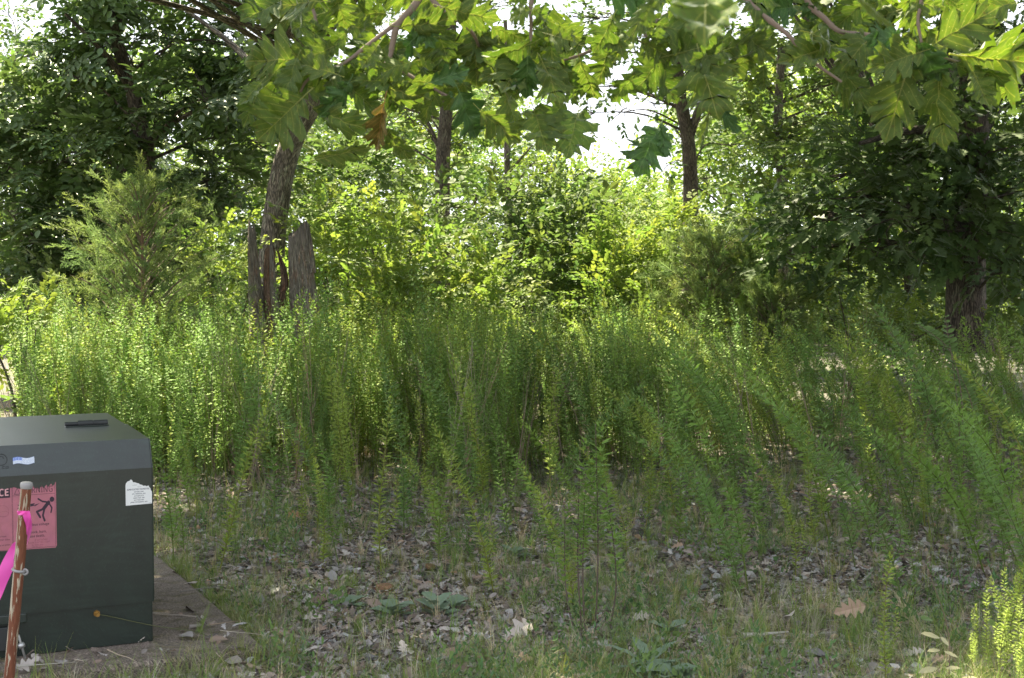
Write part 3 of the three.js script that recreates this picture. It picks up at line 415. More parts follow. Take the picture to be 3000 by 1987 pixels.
  for (const [bx, by, tx, ty, d, tone, w, roll] of [
    [903, 177, 711, 172, 3.3, 0, 1.15, 0.2], [915, 170, 930, 60, 3.4, 1, 1.2, 0.4], [954, 203, 740, 255, 3.35, 1, 0.9, -0.6], [888, 284, 755, 408, 3.25, 0, 1.2, 0.1], [935, 5, 800, 12, 3.3, 0, 1.1, 0.3], [930, 45, 836, 84, 3.5, 1, 1, 0.5], [1005, 187, 925, 305, 3.3, 1, 0.7, 0.9],
    [985, -10, 1010, 90, 3.4, 0, 1.2, 0.2], [1010, 245, 1125, 330, 3.3, 1, 1.2, -0.5], [1105, 243, 1240, 310, 3.3, 0, 1.1, 0.5], [925, 315, 1045, 392, 3.3, 0, 1.0, 0.5], [925, 468, 1075, 425, 3.2, 0, 0.8, 0.7], [1130, 375, 1192, 480, 3.25, 0, 0.9, 0.7], [1345, 270, 1405, 405, 3.2, 3, 1.15, -0.4], [1330, 285, 1310, 275, 3.2, 3, 1, 0.8],
    [1278, 66, 1304, 170, 3.4, 1, 1.2, 0.2], [1400, 90, 1385, 260, 3.4, 0, 1.2, 0.3], [1550, 165, 1405, 228, 3.35, 0, 0.8, 0.6], [1540, 160, 1470, 285, 3.3, 0, 1.1, 0.3], [1545, 172, 1545, 272, 3.2, 3, 1.15, 0.2], [1587, 177, 1645, 290, 3.3, 0, 1.1, -0.4], [1638, 177, 1715, 310, 3.4, 1, 0.9, -0.4], [1480, 270, 1515, 395, 3.3, 2, 0.8, 0.7], [1410, 325, 1520, 422, 3.2, 0, 1, 0.4], [1562, 315, 1605, 440, 3.3, 0, 1, -0.2], [1695, 325, 1660, 452, 3.3, 1, 1.1, 0.2], [1555, 30, 1480, 48, 3.3, 0, 1.2, 0.4], [1690, 80, 1590, 116, 3.4, 0, 1.2, 0.3], [1560, 20, 1630, 80, 3.3, 1, 1.2, -0.2],
    [1795, 118, 1742, 250, 3.45, 0, 1.1, 0.4], [1860, 215, 1792, 305, 3.4, 1, 1.1, -0.4], [1700, 175, 1742, 305, 3.4, 0, 1.0, 0.5], [1845, 92, 1795, 190, 3.45, 2, 1.1, 0.2], [1650, 300, 1590, 390, 3.4, 1, 0.9, 0.4],
    [1960, 155, 1848, 268, 3.3, 1, 0.95, 0.2], [2050, 160, 2092, 320, 3.2, 0, 1.25, 0.1], [2170, 92, 2275, 172, 3.3, 0, 1.0, -0.3], [2420, 140, 2275, 192, 3.2, 0, 0.95, 0.3], [2459, 177, 2522, 296, 3.3, 1, 0.8, 0.6], [2667, 170, 2600, 408, 3.1, 0, 1.05, 0.1], [2750, 210, 2745, 425, 3.15, 2, 0.8, 0.6], [2692, 122, 2750, 270, 3.05, 3, 1.1, 0.3], [2645, 117, 2555, 105, 3.1, 3, 1.1, 0.3], [2640, 120, 2630, 175, 3.1, 3, 1.2, 0.1],
    [2705, 145, 2930, 22, 3.2, 0, 1.0, 0.1], [2830, 165, 3030, 190, 3.2, 2, 1.15, 0.2], [2850, 205, 2895, 315, 3.2, 2, 1.1, -0.3], [2800, 180, 2960, 250, 3.25, 1, 0.9, 0.8], [2685, -20, 2680, 105, 3.2, 0, 1.1, 0.3], [2700, 10, 2800, 40, 3.3, 0, 1.1, 0.2], [2070, -40, 2062, 82, 1.7, 2, 1.3, 0.1], [2120, -10, 2150, 60, 1.8, 2, 1.1, -0.5], [1950, -20, 1870, 45, 1.9, 1, 1.3, 0.5], [1932, 370, 1862, 490, 3.2, 3, 1.2, 0.3], [1940, 360, 1945, 460, 3.2, 3, 0.8, -0.5], [2105, 290, 2140, 380, 3.3, 3, 0.7, 0.5], [2235, 195, 2240, 258, 3.3, 1, 1.1, 0.4], [2080, 330, 2045, 430, 3.2, 0, 0.55, 0.9],
    [2330, 20, 2230, 30, 3.4, 3, 1.2, 0.2], [2350, 10, 2390, 60, 3.3, 3, 1.1, 0.5], [2560, 100, 2480, 180, 3.3, 0, 1.1, 0.2], [2420, 60, 2330, 110, 3.4, 1, 1.2, 0.4], [2480, 95, 2560, 30, 3.4, 1, 1.1, 0.3]]) hang(bx, by, tx, ty, d, { tone, w, roll });
  hang(2500, -20, 2612, 82, 1.8, { tone: 0, w: 0.5, roll: 1.25 });
  hang(1126, 300, 1098, 445, 3.2, { tone: 4, w: 0.75, roll: 0.3, geo: blade(9, 0.8, 0.9, 0.1, 0.2) }).userData.label = 'dead brown curled leaf hanging point down';
  for (let k = 0; k < 140; k++) {   // the rest, along the twigs
    const w = pick(twigs.slice(1)), q = pick(w.userData.line.slice(4)).clone().add(o), v = q.clone().sub(camera.position), f = FOC / -(v.z), X = 1500 + v.x * f, Y = HOR - v.y * f, a = rr(-0.5, Math.PI + 0.5), L = rr(80, 175), ex = X + rr(-140, 140), ey = Math.min(Y + rr(-70, 60), 240);
    if (ex < 740 || (ex > 1720 && ex < 1850 && ey > 60) || (ex > 2170 && ex < 2290 && ey > 20) || (ex > 2470 && ex < 2600 && ey > 190)) continue;
    hang(ex, ey, ex + Math.cos(a) * L, Math.min(ey + Math.sin(a) * L * 0.8, ex > 2100 && ex < 2500 ? 300 : 390), -v.z + rr(-0.15, 0.55));
  }
  for (let k = 0; k < 26; k++) { const ex = rr(1750, 3000), ey = rr(-60, 60), a = rr(0.2, 2.9); if (ex > 2180 && ex < 2300) continue; hang(ex, ey, ex + Math.cos(a) * 150, ey + Math.sin(a) * 130, rr(3.2, 3.9)); }
  for (const w of twigs) delete w.userData.line;
  R = rng(153);
  foliage(t, canopy(44, -4, 6, 4.2, 7.5, 3, 10.5, 0.95), { ...OK, density: 28, sparse: -0.12 });
}

// ---------------------------------------------------------------- metal cabinet on its pad
const BOX = new THREE.Group();
{
  const c = ground(453, 1877, 0.1), th = Math.asin(0.438), W = 0.95, t = thing('electrical_cabinet', 'dark green metal electrical cabinet with warning sign on a concrete pad', 'transformer box', c); t.rotation.y = th; t.updateMatrixWorld();
  const inv = t.matrixWorld.clone().invert();
  const hit = (px_, py, pt, n) => { const o = camera.position.clone().applyMatrix4(inv), d = at(px_, py, 5).applyMatrix4(inv).sub(o); return o.addScaledVector(d, pt.clone().sub(o).dot(n) / d.dot(n)); };
  const FR = [V(0, 0, 0.012), V(0, 0, 1)], front = (x, y) => hit(x, y, ...FR);
  const bevA = V(0, 0.69, 0.012), bevN = V(0, 0.05, 0.11).normalize(), bev = (x, y) => hit(x, y, bevA, bevN);
  const paintBump = dataTex(512, 512, (u, v) => { const k = 0.5 + 0.2 * fbm(u, v, 70, 4) + 0.12 * fbm(u, v, 8, 9); return [k, k, k]; }, false), dust = dataTex(512, 512, (u, v) => { const st = Math.max(0, tn(u, 0.1 * v, 70, 6)) * (0.5 + tn(u, v, 6, 2)), sp = tn(u, v, 150, 5) > 0.4 ? 0.22 : 0, k = 0.74 + 0.12 * fbm(u, v, 10, 1) + 0.35 * st + sp; return [k + 0.03 * st, k + 0.01, k * 0.97]; });
  const paint = new THREE.MeshPhysicalMaterial({ color: rgb(0.013, 0.0265, 0.02), map: dust, roughness: 0.38, bumpMap: paintBump, bumpScale: 0.0006, clearcoat: 0.5, clearcoatRoughness: 0.3 }); paint.name = 'dark green paint';
  const slab = (pts, w, b = 0.006) => { const s = new THREE.Shape(pts.map(([a, h]) => new THREE.Vector2(a, h))), g = new THREE.ExtrudeGeometry(s, { depth: w - 2 * b, bevelEnabled: true, bevelSize: b, bevelThickness: b, bevelOffset: -b, bevelSegments: 3, curveSegments: 4 }); g.applyMatrix4(new THREE.Matrix4().makeBasis(V(0, 0, -1), V(0, 1, 0), V(1, 0, 0))); g.translate(-w + b, 0, 0); return g; };
  mesh('base', slab([[0, 0], [1.03, 0], [1.03, 0.165], [0, 0.165]], W - 0.012).translate(-0.006, 0, 0), paint, t);
  mesh('hood', slab([[-0.012, 0.16], [-0.012, 0.69], [0.038, 0.8], [0.5, 0.812], [0.5, 0.16]], W, 0.008), paint, t);
  mesh('rear_housing', slab([[0.505, 0.168], [0.505, 0.806], [0.98, 0.816], [1.04, 0.78], [1.04, 0.168]], W - 0.004, 0.008), paint, t);
  const steel = new THREE.MeshStandardMaterial({ color: rgb(0.45, 0.45, 0.44), metalness: 0.9, roughness: 0.5 }), black = new THREE.MeshStandardMaterial({ color: rgb(0.02, 0.022, 0.022), roughness: 0.6 });
  // hinge on the seam
  const TP = [V(0, 0.814, -0.5), V(0, 1, 0)], hA = hit(191, 1247, ...TP), hB = hit(299, 1237, ...TP), len = hA.distanceTo(hB), hm = hA.clone().lerp(hB, 0.5);
  const cyl = (r, l, x) => new THREE.CylinderGeometry(r, r, l, 14).rotateZ(Math.PI / 2).translate(x, 0, 0);
  const hinge = mesh('hinge', mergeGeometries([cyl(0.0085, len * 0.98, 0), cyl(0.013, len * 0.34, -len * 0.02), cyl(0.0125, len * 0.32, len * 0.33)]), black, t, V(hm.x, 0.822, -0.503));
  mesh('hinge_leaf', new RoundedBoxGeometry(len, 0.004, 0.03, 2, 0.0015), paint, hinge, V(0, -0.009, 0.014));
  // warning sign
  const tr = front(166, 1411), br = front(166, 1604), sh = tr.y - br.y, sw = sh * 1.25, cv = document.createElement('canvas'); cv.width = 912; cv.height = 600; const g = cv.getContext('2d');
  g.fillStyle = 'rgb(158,97,106)'; g.fillRect(0, 0, 912, 600);
  R = rng(160); for (let k = 0; k < 500; k++) { g.fillStyle = R() < 0.5 ? 'rgba(196,124,128,0.06)' : 'rgba(140,84,102,0.06)'; g.beginPath(); g.arc(rr(0, 912), rr(0, 600), rr(6, 50), 0, 7); g.fill(); }
  g.strokeStyle = 'rgb(70,40,52)'; g.lineWidth = 3; g.strokeRect(12, 12, 440, 576); g.strokeRect(460, 12, 440, 576); g.beginPath(); g.moveTo(460, 105); g.lineTo(900, 105); g.stroke();
  g.fillStyle = 'rgb(38,22,36)'; g.fillRect(14, 14, 420, 104);
  g.fillStyle = 'rgb(200,150,154)'; g.font = 'bold 92px sans-serif'; g.textAlign = 'right'; g.fillText('NOTICE', 424, 100);
  g.fillStyle = 'rgb(60,32,44)'; g.textAlign = 'left'; g.font = '74px sans-serif'; g.fillText('WARNING', 543, 88);
  g.lineWidth = 5; g.beginPath(); g.moveTo(480, 92); g.lineTo(508, 34); g.lineTo(536, 92); g.closePath(); g.stroke();
  g.fillStyle = 'rgb(40,22,40)'; // burst, bolt and falling figure
  g.beginPath(); for (let k = 0; k < 26; k++) { const a = k / 26 * 6.283, r = k % 2 ? 34 : rr(60, 84); g.lineTo(575 + Math.cos(a) * r, 205 + Math.sin(a) * r); } g.fill();
  g.beginPath(); for (const [x, y] of [[620, 190], [690, 182], [672, 200], [740, 186], [682, 216], [694, 204], [620, 214]]) g.lineTo(x, y); g.fill();
  g.lineCap = 'round'; g.lineJoin = 'round'; g.strokeStyle = 'rgb(40,22,40)';
  const limb = (w, ...p) => { g.lineWidth = w; g.beginPath(); p.forEach(([x, y], k) => k ? g.lineTo(x, y) : g.moveTo(x, y)); g.stroke(); };
  g.beginPath(); g.arc(868, 158, 24, 0, 7); g.fill(); limb(34, [832, 184], [780, 238]); limb(15, [826, 182], [768, 172], [724, 146]); limb(14, [842, 200], [866, 236], [856, 276]); limb(20, [778, 240], [708, 262], [742, 314]); limb(20, [786, 244], [770, 300], [788, 346]);
  g.fillStyle = 'rgb(62,34,48)'; g.font = 'bold 31px sans-serif'; g.fillText('Hazardous voltage', 560, 388); g.fillText('Can shock, burn,', 560, 455); g.fillText('or cause death.', 560, 498 - 6);
  g.fillStyle = 'rgba(95,48,62,0.75)'; g.font = '27px sans-serif'; g.fillText('If unlocked', 680, 532 - 6); g.font = '22px sans-serif'; g.fillText('OZARK ELECTRIC COOP', 610, 548);
  g.font = 'bold 14px sans-serif'; ['Mt. Vernon  Office', 'Cape Fair  Office'].forEach((s, k) => g.fillText(s, 650, 566 + k * 15));
  g.fillStyle = 'rgb(96,52,64)'; g.font = 'bold 22px sans-serif'; g.textAlign = 'right'; g.fillText('Keep away from', 390, 470); g.fillText('this and the other sides.', 430, 500); g.fillText('Contact us when', 430, 548);
  g.strokeStyle = 'rgba(120,66,80,0.7)'; g.lineWidth = 3; g.beginPath(); g.ellipse(355, 235, 62, 50, 0.1, 0, 7); g.stroke(); g.beginPath(); g.ellipse(368, 262, 48, 26, 0, 0, 7); g.stroke();
  const torn = (w, h, pts, name, z, cvs, parent, pos, thick = 0.0012) => { const s = new THREE.Shape(pts.map(([x, y]) => new THREE.Vector2(x * w, y * h))), ge = new THREE.ExtrudeGeometry(s, { depth: thick, bevelEnabled: false }), p = ge.attributes.position, u = ge.attributes.uv; for (let k = 0; k < p.count; k++) u.setXY(k, p.getX(k) / w, p.getY(k) / h); const tx = new THREE.CanvasTexture(cvs); tx.colorSpace = THREE.SRGBColorSpace; tx.anisotropy = 8; return mesh(name, ge, new THREE.MeshStandardMaterial({ map: tx, roughness: 0.6 }), parent, pos); };
  const sp_ = [[0, 0.02], [0.985, 0], [1, 0.03], [1, 1]]; for (let k = 1; k < 14; k++) sp_.push([1 - k * 0.018, 0.985 - (k % 3) * 0.022 - k * 0.004]); for (let k = 0; k < 24; k++) sp_.push([0.74 - k * 0.031, 0.955 - rr(0, 0.035)]); sp_.push([0, 0.94]);
  torn(sw, sh, sp_, 'warning_sign', 0, cv, t, V(br.x - sw, br.y, 0.0125)).userData.label = 'faded pink warning sign torn along its top';
  // torn white sticker
  const sa = front(368, 1482), sb = front(445, 1478), sc = front(368, 1406), w2 = sb.x - sa.x, h2 = sc.y - sa.y, c2 = document.createElement('canvas'); c2.width = 512; c2.height = 500; const q = c2.getContext('2d');
  q.fillStyle = 'rgb(214,216,214)'; q.fillRect(0, 0, 512, 500); q.fillStyle = 'rgb(60,64,74)'; q.textAlign = 'center'; q.font = '20px sans-serif'; q.fillText('Customer', 175, 120); q.fillText('by your', 270, 158);
  q.save(); q.translate(236, 212); q.scale(0.78, 1); q.font = 'bold 42px sans-serif'; q.fillText('OZARK ELECTRIC COOPERATIVE', 10, 0, 560); q.restore(); q.font = 'bold 31px sans-serif';
  ['417-466-2144', 'MT. VERNON, MO', '417-538-2273', 'CAPE FAIR, MO', '417-725-5160'].forEach((s, k) => q.fillText(s, 256, 256 + k * 40)); q.font = 'bold 29px sans-serif'; q.fillText('JAMES RIVER(NIXA), MO', 256, 455, 470); q.font = '16px sans-serif'; q.fillText('101084', 470, 480);
  torn(w2, h2, [[0, 0], [1, 0.02], [1, 0.48], [0.96, 0.53], [0.94, 0.62], [0.9, 0.66], [0.88, 0.72], [0.8, 0.7], [0.74, 0.73], [0.68, 0.72], [0.62, 0.77], [0.55, 0.78], [0.5, 0.83], [0.42, 0.85], [0.36, 0.88], [0.28, 0.89], [0.25, 0.97], [0.2, 1], [0.16, 0.95], [0.08, 0.93], [0.02, 0.86], [0, 0.78]], 'sticker', 0, c2, t, V(sa.x, sa.y, 0.0125)).userData.label = 'torn white sticker with printed phone numbers';
  // wavy flag decal on the slanted edge
  const f0 = bev(38, 1364), f1 = bev(101, 1362), f2 = bev(40, 1340), fw = f1.x - f0.x, fh = f2.clone().sub(f0).length(), c3 = document.createElement('canvas'); c3.width = 320; c3.height = 160; const r = c3.getContext('2d');
  for (let k = 0; k < 13; k++) { r.fillStyle = k % 2 ? 'rgb(225,230,236)' : 'rgb(120,136,164)'; r.fillRect(0, k * 160 / 13, 320, 13); } r.fillStyle = 'rgb(84,110,178)'; r.fillRect(0, 0, 140, 86); r.fillStyle = 'rgb(226,232,242)'; for (let a = 0; a < 5; a++) for (let b = 0; b < 6; b++) { r.beginPath(); r.arc(14 + b * 23, 10 + a * 16.5, 4, 0, 7); r.fill(); }
  const fgm = new THREE.BoxGeometry(fw, fh * 0.8, 0.001, 24, 2, 1), fp = fgm.attributes.position; for (let k = 0; k < fp.count; k++) { const x = fp.getX(k) / fw + 0.5; fp.setY(k, fp.getY(k) + fh * 0.1 * Math.sin(x * 7)); }
  const ft = new THREE.CanvasTexture(c3); ft.colorSpace = THREE.SRGBColorSpace; const fl = mesh('flag_decal', fgm, new THREE.MeshStandardMaterial({ map: ft, roughness: 0.5 }), t, f0.clone().lerp(f1, 0.5).add(V(0, fh * 0.5, 0.0012))); fl.rotation.x = -Math.atan2(0.05, 0.11); fl.position.z -= fh * 0.5 * 0.455 - 0.0005;
  const lp = bev(2, 1347), lg = mesh('logo', mergeGeometries([new THREE.TorusGeometry(0.022, 0.0012, 6, 40), new THREE.TorusGeometry(0.011, 0.001, 6, 24, 4.2).translate(0, 0.002, 0), new THREE.TorusGeometry(0.005, 0.0009, 6, 20, 4.6).rotateZ(0.8).translate(0.008, -0.031, 0), new THREE.TorusGeometry(0.005, 0.0009, 6, 20).translate(0.021, -0.031, 0)]), black, t, lp.add(V(0, 0, 0.001))); lg.rotation.x = fl.rotation.x;
  // latch plate and pin at the hood's foot, bolt with its wire
  const lt = front(20, 1800); mesh('latch_plate', new RoundedBoxGeometry(0.16, 0.035, 0.014, 3, 0.004), paint, t, V(lt.x - 0.012, 0.148, 0.018));
  const pA = front(50, 1855), pB = front(71, 1925), pin = mesh('latch_pin', tube(new GB(), [pA.clone().setZ(0.045), pA.clone().lerp(pB, 0.5).setZ(0.05), pB.clone().setZ(0.04)], [0.005, 0.005, 0.0045], 9).geo(), steel, t); const kp = pA.clone().lerp(pB, 0.42).setZ(0.05);
  mesh('knob', new THREE.LatheGeometry([[0.004, -0.011], [0.012, -0.009], [0.014, 0], [0.012, 0.009], [0.004, 0.011]].map(([a, b]) => new THREE.Vector2(a, b)), 14).rotateZ(0.4), steel, pin, kp);
  mesh('latch_hasp', mergeGeometries([new RoundedBoxGeometry(0.05, 0.09, 0.02, 2, 0.005), new THREE.TorusGeometry(0.018, 0.005, 8, 20).toNonIndexed().translate(0.03, -0.03, 0.02)]), black, t, V(pA.x - 0.05, 0.075, 0.014));
  const bp = front(284, 1799), brass = new THREE.MeshStandardMaterial({ color: rgb(0.28, 0.15, 0.03), metalness: 0.4, roughness: 0.6 });
  const bolt = mesh('bolt', new THREE.CylinderGeometry(0.012, 0.013, 0.016, 6).rotateX(Math.PI / 2), brass, t, V(bp.x, bp.y, 0.008)); mesh('bolt_stem', new THREE.CylinderGeometry(0.007, 0.007, 0.03, 10).rotateX(Math.PI / 2), brass, bolt, V(0, 0, 0.012));
  const w1 = front(320, 1805), w3 = front(452, 1833); mesh('wire', tube(new GB(), curve([bp.clone().setZ(0.02), w1.setZ(0.022), w3.clone().setZ(0.02), w3.clone().add(V(0.16, -0.035, 0.04)), w3.clone().add(V(0.2, -0.055, 0.05))], 20), ramp(0.0022, 0.0018, 20), 6).geo(), new THREE.MeshStandardMaterial({ color: rgb(0.06, 0.066, 0.025), roughness: 0.7 }), t);
  BOX.position.copy(t.position); BOX.rotation.copy(t.rotation); BOX.updateMatrixWorld();
  const conc = dataTex(512, 512, (u, v) => { const a = fbm(u, v, 8, 3), k = tn(u, v, 110, 5) + 0.9 * tn(u, v, 220, 8), l = 0.44 + 0.04 * a + 0.24 * k, m = Math.max(0, fbm(u, v, 9, 31) + 0.3 * k - 0.05) * 0.4; return [l - m * 0.35, l * 0.9 - m * 0.3, l * 0.82 - m * 0.5]; }), cb = dataTex(512, 512, (u, v) => { const k = 0.5 + 0.3 * tn(u, v, 330, 8) + 0.2 * tn(u, v, 200, 5); return [k, k, k]; }, false);
  conc.repeat.set(1.4, 1.4); cb.repeat.set(1.4, 1.4);
  const pad = thing('concrete_pad', 'rough weathered concrete slab under the green metal cabinet', 'concrete pad', V(c.x, 0, c.z)); pad.rotation.y = th;
  const slabG = new RoundedBoxGeometry(1.95, 0.16, 1.95, 5, 0.018), sp2 = slabG.attributes.position, su = slabG.attributes.uv; for (let k = 0; k < sp2.count; k++) { const x = sp2.getX(k), z = sp2.getZ(k), y = sp2.getY(k); su.setXY(k, x + y * 0.7, z + y); if (Math.abs(x) > 0.95 || Math.abs(z) > 0.95) { sp2.setX(k, x + 0.02 * N(z * 4, y * 9, 2)); sp2.setZ(k, z + 0.02 * N(x * 4, y * 9, 5)); } } slabG.computeVertexNormals();
  mesh('slab', slabG, new THREE.MeshStandardMaterial({ map: conc, bumpMap: cb, bumpScale: 0.006, roughness: 0.95 }), pad, V(0.37 - 0.975, 0.017, 0.27 - 0.975));
}
// rusty pipe stake and its ribbon
{
  const rust = dataTex(256, 512, (u, v) => { const a = fbm(u, v, 7, 3), b = fbm(u, v, 22, 9), p = a + 0.5 * b - 0.05 > 0.3 || Math.abs(u - 0.52) < 0.07 + 0.1 * a; if (p) return [0.6 + 0.12 * b, 0.56 + 0.12 * b, 0.48 + 0.12 * b]; const k = 0.5 + 0.4 * b; return [0.35 + 0.14 * k, 0.19 + 0.11 * k, 0.12 + 0.08 * k]; });
  rust.repeat.set(9, 1.1);
  const top = at(77, 1424, 4.3), low = at(26, 1987, 4.3), dir = low.clone().sub(top), foot = top.clone().addScaledVector(dir, (top.y + 0.15) / -dir.y), t = thing('pipe_stake', 'rusty metal pipe stake with a flattened cap and pale flaking paint', 'stake', onGround(foot)), o = t.position, L = (p) => p.clone().sub(o), T = L(top), F = L(foot), line = (q) => T.clone().lerp(F, q);
  mesh('pipe', tube(new GB(), Array.from({ length: 25 }, (_, k) => line(k / 24)).reverse(), ramp(0.0165, 0.0165, 24), 18, (a, l) => 1 + 0.03 * N(Math.cos(a) * 3, l * 14, Math.sin(a) * 3)).geo(), new THREE.MeshStandardMaterial({ map: rust, bumpMap: barkBump, bumpScale: 0.002, roughness: 0.85 }), t);
  const galv = new THREE.MeshStandardMaterial({ color: rgb(0.3, 0.29, 0.29), metalness: 0.3, roughness: 0.7 });
  const cap = mesh('cap', new THREE.LatheGeometry([[0, 0.012], [0.012, 0.0125], [0.018, 0.01], [0.0195, 0.004], [0.0185, -0.004], [0.0172, -0.008], [0.0166, -0.008]].map(([a, b]) => new THREE.Vector2(a, b)), 24), galv, t, T.clone()); cap.rotation.z = -0.09;
  const total = T.distanceTo(F), ring = mesh('clamp', mergeGeometries([new THREE.TorusGeometry(0.0185, 0.0045, 8, 26).rotateX(Math.PI / 2), new THREE.TorusGeometry(0.008, 0.0035, 8, 14).translate(0.021, 0, 0.004)]), galv, t, line((1670 - 1424) / (1987 - 1424) * dir.length() / total)); ring.rotation.z = -0.22;
  // ribbon: a loop round the pipe, a fold on the right, the tail blown behind to the left
  const rb = thing('ribbon', 'bright pink plastic ribbon tied round the rusty pipe stake', 'ribbon', onGround(foot)), w0 = (q) => at(...q).sub(o);
  const band = (rows) => { const gb = new GB(); let last = null; const A = curve(rows.map(([a]) => w0(a)), 40), B = curve(rows.map(([, b]) => w0(b)), 40); A.forEach((p, k) => { const n = 6, row = []; for (let j = 0; j <= n; j++) { const q = p.clone().lerp(B[k], j / n); q.z += 0.0035 * Math.sin(j / n * 5 + k * 0.23); row.push(gb.v(q)); } if (last) for (let j = 0; j < n; j++) { gb.t(last[j], last[j + 1], row[j]); gb.t(last[j + 1], row[j + 1], row[j]); } last = row; }); return gb.geo(); };
  const pink = new THREE.MeshPhysicalMaterial({ color: rgb(0.95, 0.1, 0.55), roughness: 0.75, transmission: 0.4, thickness: 0, clearcoat: 0.3, clearcoatRoughness: 0.3, side: THREE.DoubleSide }); pink.name = 'pink plastic';
  mesh('knot', band([[[50, 1497, 4.28], [51, 1510, 4.28]], [[62, 1497, 4.268], [62, 1509, 4.268]], [[76, 1498, 4.275], [76, 1510, 4.275]], [[86, 1497, 4.3], [86, 1509, 4.3]]]), pink, rb);
  mesh('loop', band([[[64, 1500, 4.272], [84, 1497, 4.275]], [[70, 1520, 4.27], [91, 1512, 4.28]], [[75, 1545, 4.285], [93, 1535, 4.3]], [[77, 1575, 4.3], [89, 1565, 4.325]], [[76, 1600, 4.325], [80, 1592, 4.35]]]), pink, rb);
  mesh('tail', band([[[77, 1590, 4.335], [80, 1592, 4.34]], [[44, 1588, 4.345], [46, 1618, 4.35]], [[28, 1606, 4.35], [38, 1668, 4.355]], [[8, 1640, 4.36], [18, 1712, 4.36]], [[-14, 1690, 4.37], [2, 1752, 4.37]], [[-40, 1740, 4.39], [-20, 1800, 4.39]]]), pink, rb);
}

const inPad = (p) => { const q = p.clone().sub(BOX.position).applyAxisAngle(V(0, 1, 0), -BOX.rotation.y); return q.x < 0.38 && q.z < 0.28; };
// ---------------------------------------------------------------- bush clover stalks
const STEM = [0.75, 0.62, 0.75], LEAF = [1, 1, 1];
function stalk(seed, Hh, nb, bend, fine = false, bare = 0.15) {
  R = rng(seed); const s = new GB(), l = new GB(), gapL = fine ? 0.0065 : 0.0105;
  const blade = (o, d, n, L) => { const f = basis(d, n), W = L * (fine ? 0.25 : 0.34); if (fine) return smallLeaf(l, o, d, n, L, W, 0.3, LEAF); const b = l.v(o, 0, 0, LEAF), p = l.v(o.clone().addScaledVector(f.x, W * 0.5).addScaledVector(f.y, L * 0.6).addScaledVector(f.z, W * 0.15), 0, 0, LEAF), t = l.v(o.clone().addScaledVector(f.y, L), 0, 0, LEAF), q = l.v(o.clone().addScaledVector(f.x, -W * 0.5).addScaledVector(f.y, L * 0.6).addScaledVector(f.z, W * 0.15), 0, 0, LEAF); l.t(b, p, t); l.t(b, t, q); };
  const dress = (c, from, big) => { let acc = 0, k = 0; for (let i = 1; i < c.length; i++) { const d = c[i].clone().sub(c[i - 1]), len = d.length(); d.normalize(); acc += len; if (i / c.length < from) { acc = 0; continue; } const miss = N(i * 0.35 + seed, from * 9, seed) > 0.3; while (acc > gapL) { acc -= gapL; if (R() < (miss ? 0.55 : 0.07)) continue; const a = k++ * 2.4 + rr(-0.4, 0.4), t = i / c.length, rad = basis(d, V(0.2, 0.3, 1)), out = rad.x.clone().multiplyScalar(Math.cos(a)).addScaledVector(rad.z, Math.sin(a)), o = c[i].clone().addScaledVector(d, -acc).addScaledVector(out, 0.006), L = (0.4 + 0.6 * Math.min(1, (1 - t) * 4.5)) * big * rr(0.65, 1.2), up = (t > 0.88 ? 1.5 : 0.5) + rr(-0.35, 0.35);
    for (const w of [-0.5, 0, 0.5]) { const sd = V().crossVectors(d, out), dd = out.clone().addScaledVector(d, up).addScaledVector(sd, w * 1.3).normalize(); blade(o, dd, d.clone().addScaledVector(out, -0.4).add(rdir().multiplyScalar(0.3)), L * (w ? 0.9 : 1.1)); } } } };
  const main = curve([V(0, -0.03, 0), V(rr(-0.02, 0.02), Hh * 0.35, rr(-0.02, 0.02)), V(bend * 0.4 + rr(-0.02, 0.02), Hh * 0.7, rr(-0.03, 0.03)), V(bend, Hh, rr(-0.04, 0.04))], 50);
  tube(s, main, ramp(0.0042, 0.0012, 50), 5, null, STEM, false); dress(main, bare, fine ? 0.042 : 0.034);
  for (let k = 0; k < nb; k++) { const q = 0.22 + 0.62 * k / nb + rr(-0.03, 0.03), p = main[Math.round(q * 50)], a = k * 2.4 + rr(-0.4, 0.4), L = Hh * rr(0.2, 0.36) * (1.15 - q * 0.5), c = curve([p, p.clone().add(V(Math.cos(a) * 0.22, 0.42, Math.sin(a) * 0.22).multiplyScalar(L)), p.clone().add(V(Math.cos(a) * 0.26 + bend * 0.4, 1, Math.sin(a) * 0.26).multiplyScalar(L))], 18); tube(s, c, ramp(0.0022, 0.0008, 18), 4, null, STEM, false); dress(c, 0.12, fine ? 0.03 : 0.027); }
  return { s: s.geo(), l: l.geo(), all: mergeGeometries([s.geo(), l.geo()]) };
}
const CLOVER = [stalk(201, 1.25, 0, 0.14), stalk(202, 1.22, 5, 0.1), stalk(203, 1.28, 8, -0.1), stalk(204, 1.15, 4, 0.24), stalk(205, 1.3, 7, 0.03), stalk(206, 1.1, 3, -0.2), stalk(207, 1.25, 4, -0.5), stalk(208, 1.2, 2, -0.36), stalk(209, 1.2, 6, -0.28)];
const SINGLE = [stalk(211, 0.9, 1, 0.05, true), stalk(212, 0.9, 2, -0.13, true, 0.08), stalk(213, 0.9, 5, 0.08, true, 0.2), stalk(214, 0.9, 3, 0.16, true, 0.3), stalk(215, 0.9, 3, -0.34, true, 0.1), stalk(216, 0.9, 1, -0.24, true, 0.16)];
const cloverTones = [[0.2, 0.33, 0.055], [0.225, 0.345, 0.055], [0.18, 0.31, 0.06], [0.3, 0.39, 0.06], [0.165, 0.285, 0.065]];
const cloverMats = cloverTones.map((c, k) => { const m = herbMat.clone(); m.color = rgb(...c.map((x) => x * 1.15)); m.name = 'bush clover ' + ['a', 'b', 'c', 'd', 'e'][k]; return m; });
